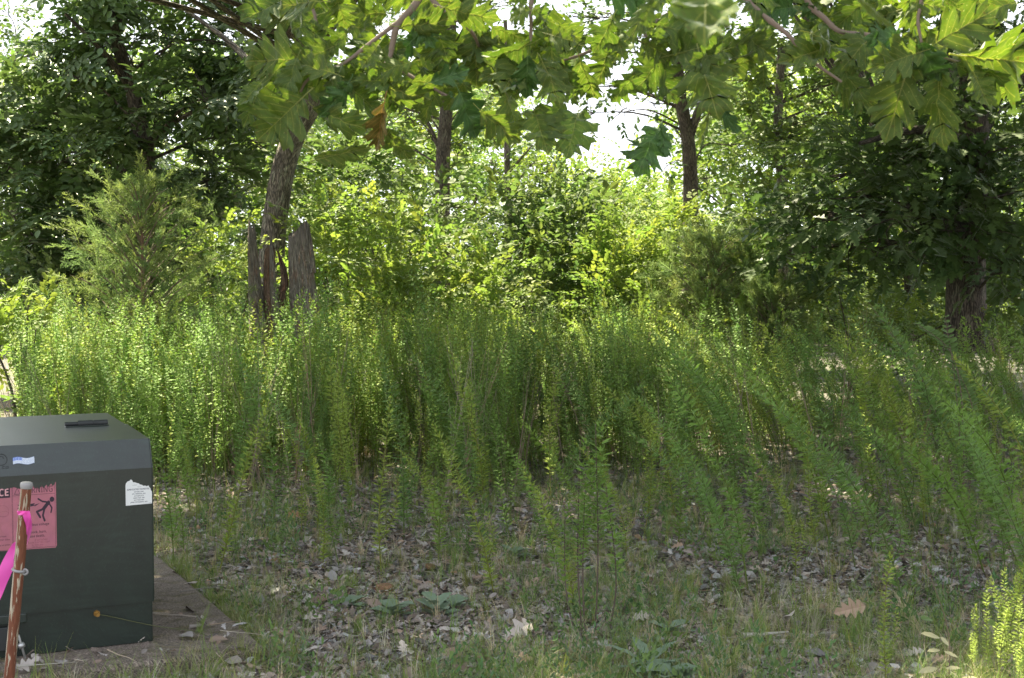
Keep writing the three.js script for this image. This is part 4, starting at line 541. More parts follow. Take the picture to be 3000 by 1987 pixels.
function clover(kind, pos, h, lean, turn, mat, label, group) {
  const t = thing('bush_clover', label, 'bush clover', onGround(pos), group);
  mesh('stem', kind.s, mat, t); mesh('foliage', kind.l, mat, t); t.scale.setScalar(h); t.rotation.set(lean[1], 0, lean[0]); t.rotateY(turn); return t;
}
{
  R = rng(220);
  const spots = [], nearest = [];
  for (let k = 0; k < 14000 && spots.length < 1650; k++) {
    const d = rr(9.2, 15), X = rr(60, 3060), p = ground(X, HOR + EYE / d * FOC);
    if (X < 480 && d < 9.4) continue;
    const frontY = X < 1050 ? 1440 - (X - 450) * 0.01 : X < 1900 ? 1425 - 40 * Math.sin(X * 0.012) : 1385, frontD = EYE / ((frontY - HOR) / FOC);
    if (d < frontD + 0.35 * N(X * 0.01, 2.2, 1)) continue;
    const thick = X < 1950 ? 1 : X < 2350 ? 0.68 : 0.42, lump = 0.6 + 0.9 * N(p.x * 0.9, p.z * 0.9, 5);
    if (R() > thick * Math.min(1, lump + 0.42)) continue;
    if (d > 12.2 && R() < 0.45) continue;
    if (Math.hypot(p.x - at(850, 1000, 13).x, p.z + 13) < 0.5 || (d > 12.3 && d < 13.6 && X > 700 && X < 960 && R() < 0.5)) continue;
    let tall = rr(0.66, 1.1) * (1 + 0.12 * N(p.x * 0.7, p.z * 0.7, 9)); if (X > 1950) tall *= 0.95; if (X > 2400) tall *= 0.9; if (R() < 0.08) tall *= 1.18; if (d < frontD + 0.4) tall *= rr(0.6, 1);
    const lean = X > 1900 ? rr(0, 0.36) : X > 1300 ? rr(-0.08, 0.3) : rr(-0.18, 0.18), fwd = rr(-0.1, 0.12);
    spots.push({ p, d, X, tall, lean: [lean, fwd], turn: X > 1900 ? rr(-0.6, 0.6) : rr(0, 6.28), v: X > 1900 && R() < 0.75 ? 6 + Math.floor(R() * 3) : R() < 0.38 ? 0 : 1 + Math.floor(R() * 5) });
  }
  spots.sort((a, b) => a.d - b.d);
  const rest = CLOVER.map(() => []);
  spots.forEach((s, k) => {
    if (k < 125) {
      const tone = R() < 0.12 ? 3 : pick([0, 1, 2, 4]), zone = s.X < 760 ? 'behind the metal cabinet' : s.X < 1000 ? 'below the broken stump' : s.X < 1300 ? 'in front of the glowing yellow shrub' : s.X < 1650 ? 'in the middle of the clearing' : s.X < 1950 ? 'where the thicket starts to lean' : s.X < 2350 ? 'in front of the dark cedar' : 'in the sparse shaded patch';
      const size = s.tall < 0.75 ? 'short' : s.tall > 1.02 ? 'tall' : 'middling', l = s.v > 5 && s.lean[0] > 0.15 ? 'steeply bent' : s.v > 5 || s.lean[0] > 0.13 ? 'leaning' : 'upright', dress = s.v === 0 || s.v === 7 ? 'single stemmed' : 'bushy';
      const label = `${l} ${size} ${dress}${tone === 3 ? ' yellowish' : ''} bush clover stalk ${zone}`;
      clover(CLOVER[s.v], s.p, s.tall, s.lean, s.turn, cloverMats[tone], label, label.replace('stalk', 'stalks'));
    }
    else { const e = new THREE.Euler(s.lean[1], 0, s.lean[0]), m = new THREE.Matrix4().makeRotationFromEuler(e).multiply(new THREE.Matrix4().makeRotationY(s.turn)).scale(V(s.tall, s.tall, s.tall)).setPosition(onGround(s.p)); rest[s.v].push([m, tint(R() < 0.15 ? cloverTones[3] : pick(cloverTones), 0.15, 0.08).multiplyScalar(1.15)]); }
  });
  const root = thing('bush_clover_thicket', 'dense green bush clover filling the rear of the clearing', 'bush clover'); root.userData.kind = 'stuff';
  { const dg = new GB(), up = V(0, 1, 0); R = rng(227); for (let k = 0; k < 5; k++) { const a = rr(0, 6.28), b = rr(0.05, 0.3); tube(dg, curve([V(0, 0, 0), V(Math.cos(a) * b * 0.3, 0.5, Math.sin(a) * b * 0.3), V(Math.cos(a) * b, rr(0.7, 1.15), Math.sin(a) * b)], 8), ramp(0.003, 0.001, 8), 4, null, null, false); }
    const dm = []; for (let k = 0; k < 210; k++) { const p = pick(spots).p.clone().add(V(rr(-0.3, 0.3), 0, rr(-0.3, 0.3))); dm.push([place(onGround(p), V(rr(-0.4, 0.25), 1, rr(-0.3, 0.3)), rdir(), rr(0.6, 1.15)), tint([0.3, 0.23, 0.17], 0.3)]); } scatter('dry_stems', dg.geo(), straw, dm, root, 'stuff'); }
  rest.forEach((l, k) => l.length && scatter('stalks', CLOVER[k].all, herbMat, l, root, 'stuff'));
  // single stalks out in front: base pixel, height in m, lean to the left, kind, tone
  for (const [x, y, h, ln, kind, tone, label] of [
    [1118, 1692, 0.93, 0.0, SINGLE[0], 3, 'tall yellowish bush clover stalk standing alone behind the orange brown rock'], [1452, 1752, 0.9, 0.2, SINGLE[1], 3, 'pale bush clover stalk leaning over the dry stick in the middle'], [1690, 1800, 0.74, 0.2, SINGLE[1], 3, 'bright bush clover stalk with a pale tip just before the bare dark stems'], [1244, 1570, 0.58, -0.03, SINGLE[0], 0, 'short fresh bush clover stalk near the pile of dead leaves'], [1640, 1700, 0.8, 0.25, SINGLE[1], 0, 'slanting bush clover stalk growing through the middle litter'],
    [1030, 1520, 0.42, 0.1, SINGLE[0], 0, 'small leaning bush clover stalk by the cabinet thicket'], [2478, 1560, 0.72, 0.06, SINGLE[0], 4, 'slim bush clover stalk with a pale tip in the shaded clearing'], [2400, 1640, 0.75, 0.14, SINGLE[0], 3, 'yellow edged bush clover stalk in the shaded clearing'], [2680, 1750, 0.45, 0.06, SINGLE[1], 0, 'short bush clover stalk in the grass on the shaded side'], [2600, 2030, 0.55, 0.04, SINGLE[0], 3, 'short stalk growing at the bottom edge amid thin grass'],
    [3010, 1720, 1.12, 0.42, SINGLE[2], 0, 'thick bush clover stalk slanting in from the side edge'], [3060, 1830, 1.0, 0.3, SINGLE[1], 4, 'second slanting bush clover stalk at the side edge'], [2990, 1560, 1.6, 0.66, SINGLE[2], 4, 'very long bush clover stalk arching far over the shaded clearing'], [2250, 1620, 0.62, 0.2, SINGLE[0], 0, 'low bush clover stalk between the thicket and the grass tuft'], [2080, 1600, 0.6, 0.15, SINGLE[2], 0, 'bushy low stalk before the dark thicket'], [2330, 1560, 0.7, 0.3, SINGLE[1], 4, 'leaning bush clover in front of the dark thicket'], [2750, 1600, 0.7, 0.2, SINGLE[2], 4, 'bush clover before the sun spotted ground on the shaded side'], [2860, 1660, 0.75, 0.25, SINGLE[2], 0, 'bush clover in the shaded grass beside the slanting stalks'], [2560, 1520, 0.8, 0.2, SINGLE[0], 0, 'tall thin stalk before the round leaved sapling'],
    [2905, 1990, 0.37, 0.1, SINGLE[0], 3, 'sunlit yellow bush clover stalk in the bottom corner'], [2950, 1990, 0.4, 0.06, SINGLE[1], 3, 'second sunlit bush clover stalk in the bottom corner'], [3000, 2020, 0.45, 0.1, SINGLE[0], 3, 'sunlit bush clover stalk cut by the picture edge'], [3020, 1700, 0.62, 0.12, SINGLE[0], 3, 'sunlit bush clover at the side edge above the bottom corner'], [2990, 2060, 0.36, 0.0, SINGLE[2], 3, 'lowest sunlit bush clover clump in the bottom corner'],
    [2860, 2010, 0.3, 0.16, SINGLE[3], 3, 'sunlit sprig leaning out of the bottom corner clump'], [2930, 2030, 0.44, -0.05, SINGLE[2], 3, 'bushy sunlit bush clover filling the bottom corner clump'], [2975, 1960, 0.42, 0.12, SINGLE[3], 3, 'forked sunlit bush clover at the back of the bottom corner clump'], [3040, 1980, 0.5, 0.02, SINGLE[2], 3, 'bushy sunlit bush clover half cut off by the side edge'],
    [640, 1590, 0.26, 0.05, SINGLE[2], 0, 'small bright bush clover by the cabinet side'], [700, 1660, 0.34, 0.1, SINGLE[2], 0, 'bushy green seedling beside the concrete pad'], [930, 1560, 0.4, -0.35, SINGLE[2], 0, 'fresh green sprig tilting over the dry grass'], [830, 1720, 0.42, 0.05, SINGLE[2], 4, 'dark little bush clover before the pale leaf litter'], [1200, 1560, 0.75, 0.08, SINGLE[0], 0, 'slender stalk at the edge of the middle thicket'], [1900, 1570, 0.66, -0.04, SINGLE[0], 0, 'upright slender stalk at the far side of the middle thicket'], [1500, 1600, 0.8, 0.18, SINGLE[0], 0, 'feathery stalk beside the dead leaf pile'], [1960, 1500, 0.8, 0.05, SINGLE[0], 0, 'tall slender stalk where the thicket turns dark']]) {
    const p = ground(x, y); clover(kind, p, h / 0.9, [ln, rr(-0.05, 0.05)], rr(-0.5, 0.5), cloverMats[tone], label);
  }
  R = rng(225);
  for (let k = 0; k < 92; k++) {
    const side = k < 44, x = side ? rr(2050, 3150) : rr(470, 2050), y = side ? 1380 + Math.pow(R(), 1.3) * 420 : 1425 + Math.pow(R(), 1.5) * 260, p = ground(x, y); if (inPad(p)) continue;
    const h = side ? rr(0.5, 1.3) : rr(0.5, 1.15), ln = side ? rr(0, 0.4) : rr(-0.2, 0.22), kind = side && R() < 0.7 ? 4 + Math.floor(R() * 2) : Math.floor(R() * 6), tone = R() < 0.2 ? 3 : pick([0, 1, 2, 4]);
    const near = x < 800 ? 'beside the metal cabinet' : x < 1250 ? 'behind the orange brown rock' : x < 1600 ? 'near the dead leaf pile' : x < 2050 ? 'behind the bare dark stems' : x < 2450 ? 'in the litter before the dark cedar' : x < 2800 ? 'on the sun spotted shaded side' : 'at the shaded side edge';
    const label = `${ln > 0.35 ? 'steeply slanting' : ln > 0.12 ? 'leaning' : 'upright'} ${h < 0.65 ? 'short' : h > 0.95 ? 'tall' : 'middling'}${tone === 3 ? ' yellowish' : ''} bush clover stalk standing apart ${near}`;
    clover(SINGLE[kind], p, h / 0.9, [ln, rr(-0.1, 0.1)], kind > 3 ? rr(-0.7, 0.7) : rr(0, 6.28), cloverMats[tone], label, label.replace('stalk', 'stalks'));
  }
  // multi-stemmed plant with bare dark feet
  const b = onGround(ground(1730, 1880)), t = thing('bare_stemmed_plant', 'tall plant of bare dark stems with leafy tops in the foreground', 'plant', b), dark = new THREE.MeshStandardMaterial({ color: rgb(0.09, 0.065, 0.05), roughness: 0.9 }), lg = [];
  for (const [x, y, q, d] of [[1745, 1240, 0.02, 5.8], [1700, 1290, -0.03, 5.85], [1775, 1420, 0.07, 5.75], [1715, 1380, -0.02, 5.8], [1655, 1470, -0.05, 5.9]]) { const e = at(x, y, d).sub(b), f = V(q, -0.03, rr(-0.05, 0.05)), c = curve([f, f.clone().lerp(e, 0.4).add(V(q * 0.6, 0, 0)), e], 30); mesh('stem', tube(new GB(), c, ramp(0.0045, 0.0014, 30), 6).geo(), dark, t); const u = stalk(Math.floor(x), 0.42, 2, 0.02, true, 0.03); const m = c[17]; const dir = e.clone().sub(m); const g = u.l.clone(), k = dir.length() / 0.42; g.applyMatrix4(new THREE.Matrix4().makeRotationFromQuaternion(new THREE.Quaternion().setFromUnitVectors(V(0, 1, 0), dir.clone().normalize())).multiply(new THREE.Matrix4().makeScale(k, k, k))); g.translate(m.x, m.y, m.z); lg.push(g); }
  mesh('foliage', mergeGeometries(lg), cloverMats[0], t);
  for (const [x0, y0, x1, y1, x2, y2, label] of [[1560, 1600, 1660, 1370, 1888, 1123, 'long bush clover shoot slanting the other way across the thicket'], [1600, 1620, 1700, 1330, 1795, 1170, 'shorter silvery shoot slanting the other way below the long one']]) { const d = 8.2, a = onGround(ground(x0, y0)), q = thing('bush_clover', label, 'bush clover', a), c = curve([V(0, 0, 0), at(x1, y1, d).sub(a), at(x2, y2, d).sub(a)], 30), up = stalk(x0, 0.6, 0, 0.0, true, 0.02), m = c[15], dir = c[30].clone().sub(m); mesh('stem', tube(new GB(), c, ramp(0.004, 0.0015, 30), 6, null, STEM).geo(), cloverMats[4], q); const g = up.l.clone(), k = dir.length() / 0.6; g.applyMatrix4(new THREE.Matrix4().makeRotationFromQuaternion(new THREE.Quaternion().setFromUnitVectors(V(0, 1, 0), dir.normalize())).multiply(new THREE.Matrix4().makeScale(k, k, k))); g.translate(m.x, m.y, m.z); mesh('foliage', g, cloverMats[4], q); }
}
// round-leaved sapling on the shaded side
{
  R = rng(230);
  const b = onGround(ground(2830, 1560)), t = thing('round_leaved_sapling', 'slender sapling with paired round leaves leaning over the shaded thicket', 'sapling', b), st = new GB(), mt = leafMat('round leaf', 0.45, 0.1), gb = new GB(); mt.color = rgb(0.14, 0.23, 0.06);
  for (const [x0, y0, x1, y1] of [[2720, 1150, 2545, 885], [2800, 1130, 2770, 930], [2790, 1040, 2690, 950], [2850, 1200, 2805, 1080]]) { const d = 8.3, c = curve([V(0, 0, 0), at(x0, y0, d).sub(b), at(x1, y1, d).sub(b)], 26); tube(st, c, ramp(0.005, 0.0015, 26), 5); for (let k = 9; k <= 26; k++) { const dir = c[k].clone().sub(c[k - 1]).normalize(); for (const s of [-1, 1]) leaf(gb, c[k], V(s, 0.25, rr(-0.5, 0.5)).addScaledVector(dir, 0.4).normalize(), V(rr(-0.6, 0.6), 1, rr(0.2, 0.9)), rr(0.036, 0.056) * (k > 23 ? 0.6 : 1), ROUND, 0.15, 0.1); } }
  mesh('stem', st.geo(), twigMat, t); mesh('leaves', gb.geo(), mt, t);
}

// ---------------------------------------------------------------- forest floor
// how leafy (1) or grassy (0) the floor is
const leafy = (p) => Math.max(0, Math.min(1, 0.5 + 1.5 * N(p.x * 0.75 + 3, p.z * 0.75, 4) + 0.7 * N(p.x * 2.3, p.z * 2.3, 7)));
function floorSpot(d0, d1, pw = 1) { const d = 1 / Math.pow(rr(Math.pow(1 / d1, pw), Math.pow(1 / d0, pw)), 1 / pw); return V(rr(-0.42, 0.42) * d, 0, -d); }
{
  R = rng(240);
  const dead = (seed) => { R = rng(seed); const gb = new GB(), f = rr(-0.5, 0.6), bnd = rr(-0.9, 0.9); leaf(gb, V(0, 0, 0), V(0, 1, 0), V(0, 0, 1), 1, R() < 0.6 ? LOBED : OVATE, f, bnd); const p = gb.p; for (let k = 0; k < p.length; k += 3) { p[k + 2] += 0.12 * N(p[k] * 4, p[k + 1] * 3, seed); p[k + 1] -= 0.5; } return gb.geo(); };
  const shapes = [1, 2, 3, 4, 5, 6, 7].map((k) => dead(250 + k)), lists = shapes.map(() => []), tones = [[0.3, 0.265, 0.245], [0.25, 0.215, 0.195], [0.35, 0.315, 0.295], [0.2, 0.15, 0.12], [0.26, 0.195, 0.155], [0.38, 0.35, 0.33], [0.17, 0.14, 0.125]];
  R = rng(241);
  for (let k = 0; k < 76000; k++) { const p = floorSpot(4.4, 15, 1.3); const on = inPad(p); if (on && R() < 0.972) continue; const lf = leafy(p); if (R() > 0.42 + 0.58 * lf) continue; const q = onGround(p); if (on) q.y = 0.098; q.y += rr(0.004, 0.03) * (0.4 + lf); const up = V(rr(-0.8, 0.8), 1, rr(-0.8, 0.8)); const a = rr(0, 6.28); lists[k % 7].push([place(q, V(Math.cos(a), rr(-0.25, 0.35), Math.sin(a)), up, rr(0.018, 0.055) * (R() < 0.14 ? 1.75 : 1)), tint(pick(tones), 0.35, 0.08)]); }
  const litter = thing('leaf_litter', 'grey brown dead leaves lying thick over the ground', 'leaf litter'); litter.userData.kind = 'stuff';
  lists.forEach((l, k) => scatter('leaves', shapes[k], straw, l, litter, 'stuff'));
  // fine twigs, bits and gravel
  const stick = tube(new GB(), [V(0, -0.5, 0), V(0.05, -0.1, 0.02), V(-0.03, 0.2, 0), V(0.03, 0.5, 0.01)], [0.02, 0.017, 0.014, 0.008], 5).geo(), sl = [];
  for (let k = 0; k < 9000; k++) { const p = floorSpot(4.4, 13, 1.3); if (inPad(p) && R() < 0.97) continue; const q = onGround(p); q.y += rr(0.004, 0.02) + (inPad(p) ? 0.1 : 0); const a = rr(0, 6.28); sl.push([place(q, V(Math.cos(a), rr(-0.1, 0.14), Math.sin(a)), V(0, 1, 0), V(rr(0.07, 0.16), rr(0.05, 0.26), rr(0.07, 0.16))), tint(pick([[0.3, 0.26, 0.23], [0.2, 0.15, 0.11], [0.38, 0.33, 0.27]]), 0.3)]); }
  tag(scatter('twig_litter', stick, straw, sl, scene, 'stuff'), 'fine dry twigs scattered among the dead leaves', 'twigs');
  const peb = (s) => { const g = new THREE.IcosahedronGeometry(1, 1), p = g.attributes.position; for (let k = 0; k < p.count; k++) { const v = V().fromBufferAttribute(p, k), m = 1 + 0.45 * N(v.x * 1.3 + s, v.y * 1.3, v.z * 1.3 + s); p.setXYZ(k, v.x * m, v.y * m * 0.6, v.z * m * 0.85); } g.computeVertexNormals(); return g; };
  const gl = [[], []];
  for (let k = 0; k < 9000; k++) { const p = floorSpot(4.4, 12, 1.3); if (inPad(p)) continue; const q = onGround(p); q.y += 0.004; gl[k % 2].push([place(q, V(rr(-1, 1), rr(-0.3, 0.3), rr(-1, 1)), V(0, 1, 0), rr(0.006, 0.022)), tint(pick([[0.36, 0.32, 0.3], [0.28, 0.25, 0.24], [0.42, 0.37, 0.33], [0.34, 0.22, 0.15]]), 0.25)]); }
  const grav = thing('gravel', 'small grey and tan pebbles strewn over the soil', 'gravel'); grav.userData.kind = 'stuff'; gl.forEach((l, k) => scatter('pebbles', peb(k * 7 + 1), straw, l, grav, 'stuff'));
}
// grass
function tuft(seed, n, Hh, spread, w) { R = rng(seed); const gb = new GB(); for (let k = 0; k < n; k++) { const a = rr(0, 6.28), r = rr(0, 0.03), h = Hh * rr(0.45, 1.1), lean = rr(0.1, 1) * spread, o = V(Math.cos(a * 3) * r, -0.01, Math.sin(a * 3) * r), d = V(Math.cos(a), 0, Math.sin(a)), sd = V(-d.z, 0, d.x); let l = null; for (let j = 0; j <= 4; j++) { const t = j / 4, c = o.clone().addScaledVector(d, h * lean * t * t).add(V(0, h * (t - 0.45 * lean * t * t * t), 0)), W = w * (1 - t * 0.9) * 0.5, A = gb.v(c.clone().addScaledVector(sd, W)), B = gb.v(c.clone().addScaledVector(sd, -W)); if (l) { gb.t(l[0], l[1], A); gb.t(l[1], B, A); } l = [A, B]; } } return gb.geo(); }
const grassMat = leafMat('grass', 0.4, 0.05);
{
  const T = [tuft(301, 20, 0.14, 1.1, 0.003), tuft(302, 16, 0.2, 0.9, 0.003), tuft(303, 24, 0.1, 1.3, 0.0028), tuft(304, 9, 0.26, 0.8, 0.003)], ls = T.map(() => []), dry = [[], []];
  R = rng(310);
  for (let k = 0; k < 19000; k++) { const p = floorSpot(4.4, 26, 1.0), on = inPad(p); if (on && R() < 0.985) continue; const lf = leafy(p); if (R() < lf * 0.6) continue; const q = onGround(p); if (on) q.y = 0.09; const far = -p.z > 8 ? 1.15 : 1, m = place(q, V(rr(-0.2, 0.2), 1, rr(-0.2, 0.2)), rdir(), rr(0.4, 1.05) * far);
    if (R() < 0.3) dry[k % 2].push([m, tint([0.44, 0.38, 0.25], 0.25)]); else ls[k % 4].push([m, tint(pick([[0.2, 0.31, 0.065], [0.25, 0.33, 0.07], [0.17, 0.29, 0.065], [0.3, 0.33, 0.1]]), 0.2)]); }
  for (let k = 0; k < 150; k++) { const e = R() < 0.6 ? V(rr(0.34, 0.48), 0, rr(-1.6, 0.3)) : V(rr(-0.5, 0.45), 0, rr(0.24, 0.42)), p = onGround(e.applyMatrix4(BOX.matrixWorld)); ls[k % 4].push([place(p, V(rr(-0.5, 0.5), 1, rr(-0.5, 0.5)), rdir(), rr(0.5, 1.1)), tint(pick([[0.25, 0.33, 0.07], [0.3, 0.33, 0.1], [0.34, 0.32, 0.16]]), 0.2)]); }
  const g = thing('grass', 'thin wispy green and straw coloured grass growing through the litter', 'grass'); g.userData.kind = 'stuff';
  ls.forEach((l, k) => scatter('blades', T[k], grassMat, l, g, 'stuff')); dry.forEach((l, k) => scatter('dry_blades', T[k + 1], straw, l, g, 'stuff'));
  const mats = [[0.19, 0.27, 0.06], [0.26, 0.28, 0.08], [0.2, 0.26, 0.06]].map((c) => { const m = leafMat('grass tuft', 0.45, 0.05); m.color = rgb(...c); return m; }), big = [tuft(321, 34, 0.3, 0.55, 0.004), tuft(322, 44, 0.26, 1.0, 0.0035), tuft(323, 26, 0.4, 0.6, 0.0035)];
  [[562, 1925, 0, 0.9, 0.32, 'bright green grass tuft leaning on the front of the concrete pad'], [2440, 1700, 2, 0.8, 0, 'tall thin grass tuft in the shaded clearing'], [2140, 1985, 2, 1, -0.1, 'long arching grass tuft at the bottom edge'], [2080, 1620, 1, 0.9, 0, 'fine grass tuft below the dark thicket'], [1370, 1720, 1, 0.9, 0.1, 'yellowish grass tuft beside the leaning pale stalk'], [2270, 1770, 0, 0.7, 0, 'short stiff grass tuft near the bottom of the shaded side'], [1050, 1880, 1, 0.8, 0, 'fine grass tuft between the pale herbs'], [860, 1990, 1, 0.9, 0, 'grass tuft at the bottom edge beside the pad stones'], [960, 1650, 2, 0.55, 0, 'thin grass tuft behind the orange brown rock'], [2230, 1640, 1, 1, 0, 'spreading grass tuft in the middle of the shaded side'], [1960, 1560, 2, 0.6, 0, 'pale grass tuft at the foot of the thicket'], [520, 1720, 1, 0.8, -0.3, 'wispy grass tuft drooping over the edge of the concrete pad'], [1560, 1990, 0, 0.6, 0, 'small grass tuft at the middle of the bottom edge']].forEach(([x, y, k, s, ln, label], i) => { const t = mesh('grass_tuft', big[k], mats[i % 3], scene, onGround(ground(x, y))); t.scale.setScalar(s); t.rotation.z = -ln; t.rotation.y = i; tag(t, label, 'grass tuft'); });
  // low herbs as one mass
  const herb = spray(331, 9, 0.08, 0.024, ROUND), herb2 = spray(332, 16, 0.16, 0.022, 0.4), h1 = [], h2 = []; R = rng(332);
  for (let k = 0; k < 2600; k++) { const p = floorSpot(4.6, 15, 1); if (inPad(p) || inPad(p.clone().add(V(-0.35, 0, -0.9)))) continue; const q = onGround(p); if (N(p.x * 1.1, p.z * 1.1, 11) < 0.0) continue; (R() < 0.15 ? h1 : h2).push([place(q, V(rr(-0.5, 0.5), 0.8, rr(-0.5, 0.5)), rdir(), rr(0.7, 1.5)), tint(pick([[0.14, 0.2, 0.09], [0.1, 0.19, 0.06], [0.15, 0.23, 0.06]]), 0.2)]); }
  const hb = thing('ground_herbs', 'low green seedlings and herbs spread through the grass', 'herbs'); hb.userData.kind = 'stuff'; scatter('herb_leaves', herb, grassMat, h1, hb, 'stuff'); scatter('herb_leaves', herb2, grassMat, h2, hb, 'stuff');
}
// stones, sticks, single dead leaves, pale herbs
{
  const rockTex = dataTex(256, 256, (u, v) => { const a = fbm(u, v, 8, 5), b = tn(u, v, 60, 2), l = 0.62 + 0.14 * a + 0.12 * b; return [l, l * 0.97, l * 0.94]; });
  const rocks = [1, 2, 3, 4].map((s) => { const g = new THREE.IcosahedronGeometry(1, 4), p = g.attributes.position; for (let k = 0; k < p.count; k++) { const v = V().fromBufferAttribute(p, k); let m = 1 + 0.25 * N(v.x * 1.2 + s * 5, v.y * 1.2, v.z * 1.2) + 0.08 * N(v.x * 4, v.y * 4 + s, v.z * 4); v.multiplyScalar(m); for (const [n, d] of [[V(0.6, 0.7, 0.3), 0.72], [V(-0.7, 0.3, 0.6), 0.7], [V(0.1, 0.95, -0.2), 0.55], [V(0.3, 0.1, 0.95), 0.68], [V(-0.5, 0.8, -0.2), 0.66]]) { const e = v.dot(n.clone().normalize()) - d - 0.05 * s * 0.5; if (e > 0) v.addScaledVector(n.clone().normalize(), -e * 0.92); } p.setXYZ(k, v.x, v.y * 0.75, v.z); } const u = g.attributes.uv; for (let k = 0; k < u.count; k++) u.setXY(k, p.getX(k) * 0.6 + p.getY(k) * 0.3, p.getZ(k) * 0.6 + p.getY(k) * 0.4); g.computeVertexNormals(); return g; });
  const cols = { o: [0.42, 0.24, 0.14], g: [0.38, 0.35, 0.33], p: [0.5, 0.42, 0.37], d: [0.26, 0.24, 0.23] }, rm = Object.fromEntries(Object.entries(cols).map(([k, c]) => [k, new THREE.MeshStandardMaterial({ map: rockTex, color: rgb(...c.map((x) => x * 1.7)), roughness: 0.95, bumpMap: barkBump, bumpScale: 0.002 })]));
  R = rng(341);
  const stone = (x, y, w, c, label, group, flat = 0.6) => { const p = onGround(ground(x, y)), s = w / FOC * -p.z * 0.55, m = mesh('stone', pick(rocks), rm[c], scene, p.add(V(0, s * 0.42 + 0.012, 0))); m.scale.set(s, s * flat, s * 0.8); m.rotation.set(rr(-0.2, 0.2), rr(0, 6.28), rr(-0.2, 0.2)); tag(m, label, 'stone', group); };
  stone(1122, 1742, 66, 'o', 'orange brown rock, the largest stone on the leaf litter', null, 0.75); stone(965, 1722, 40, 'p', 'pinkish flat stone beside the orange brown rock'); stone(810, 1890, 36, 'o', 'small orange stone near the bottom by the pad'); stone(1010, 1690, 40, 'g', 'grey stone behind the pale leaf litter'); stone(460, 1985, 70, 'g', 'pale grey stone at the foot of the concrete pad'); stone(590, 1980, 75, 'o', 'brown stone half buried at the bottom edge by the pad'); stone(2360, 1880, 42, 'p', 'whitish stone near the short stiff grass'); stone(2470, 1660, 36, 'g', 'round grey stone in the shaded clearing'); stone(855, 1960, 40, 'p', 'pale stone beside the bottom grass tuft'); stone(1560, 1960, 60, 'd', 'dark flat stone at the middle of the bottom edge'); stone(2000, 1930, 44, 'p', 'pale broken stone near the long arching grass');
  for (let k = 0; k < 130; k++) { const a = R(); const [x, y] = a < 0.5 ? [rr(560, 1300), rr(1650, 1985)] : a < 0.65 ? [rr(420, 760), rr(1935, 1990)] : [rr(1300, 2950), rr(1640, 1985)]; if (inPad(ground(x, y))) continue; stone(x, y, rr(14, 40), pick(['g', 'g', 'p', 'd', 'o']), 'small weathered stone among the dead leaves', 'small stones in the litter'); }
  const wood = new THREE.MeshStandardMaterial({ color: rgb(0.24, 0.21, 0.19), roughness: 0.9 }), pale = new THREE.MeshStandardMaterial({ color: rgb(0.42, 0.38, 0.34), roughness: 0.9 });
  const stickT = (label, m, r, ...parts) => { const b = onGround(ground(...parts[0][0])), t = thing('fallen_stick', label, 'stick', b); parts.forEach((pp, i) => mesh(i ? 'twig' : 'stick', tube(new GB(), curve(pp.map(([x, y, h = 0.02]) => { const q = ground(x, y, h); return q.sub(b); }), 16), ramp(r * (i ? 0.5 : 1), r * 0.35, 16), 7, (a, l) => 1 + 0.15 * N(a, l * 20, 3)).geo(), m, t)); };
  stickT('dark forked stick lying before the dead leaf pile', wood, 0.011, [[1225, 1560], [1290, 1548, 0.05], [1340, 1534, 0.07], [1390, 1530, 0.06]], [[1318, 1540, 0.06], [1328, 1515, 0.13], [1330, 1500, 0.16]], [[1310, 1545, 0.06], [1316, 1565, 0.03], [1300, 1580]]);
  stickT('curved pale twig beside the grey herbs', pale, 0.006, [[975, 1815], [982, 1840], [990, 1862], [1008, 1872]]); stickT('thin pale stick lying across the litter', pale, 0.007, [[790, 1690], [860, 1678], [930, 1660], [980, 1640]]); stickT('straight weathered stick near the bottom of the shaded side', pale, 0.012, [[2175, 1862], [2240, 1858], [2310, 1852]]); stickT('brown stick below the thicket foot', wood, 0.012, [[1390, 1520], [1440, 1512], [1480, 1510]]); stickT('small dark stick lying on the concrete pad', wood, 0.01, [[555, 1836, 0.11], [575, 1834, 0.11], [594, 1832, 0.11]]);
  // single large dead leaves
  R = rng(351); const bigLeaf = [1, 2, 3].map((s) => { R = rng(360 + s); const gb = new GB(); leaf(gb, V(0, -0.5, 0), V(0, 1, 0), V(0, 0, 1), 1, LOBED, rr(0.1, 0.5), rr(-0.6, 0.7)); return gb.geo(); }), lm = [[0.46, 0.4, 0.36], [0.36, 0.25, 0.18], [0.3, 0.25, 0.22], [0.4, 0.22, 0.13]].map((c) => new THREE.MeshStandardMaterial({ color: rgb(...c), roughness: 0.95, side: THREE.DoubleSide }));
  R = rng(352);
  const dl = (x, y, len, c, label, group, stand = 0.3) => { const p = onGround(ground(x, y)), m = mesh('dead_leaf', pick(bigLeaf), lm[c], scene, p.clone()); m.position.y += 0.02 + stand * 0.05; const a = rr(0, 6.28), f = basis(V(Math.cos(a), rr(-0.2, 0.3), Math.sin(a)), V(rr(-0.3, 0.3), 1, stand)); m.quaternion.setFromRotationMatrix(new THREE.Matrix4().makeBasis(f.x, f.y, f.z)); m.scale.setScalar(len); tag(m, label, 'dead leaf', group); };
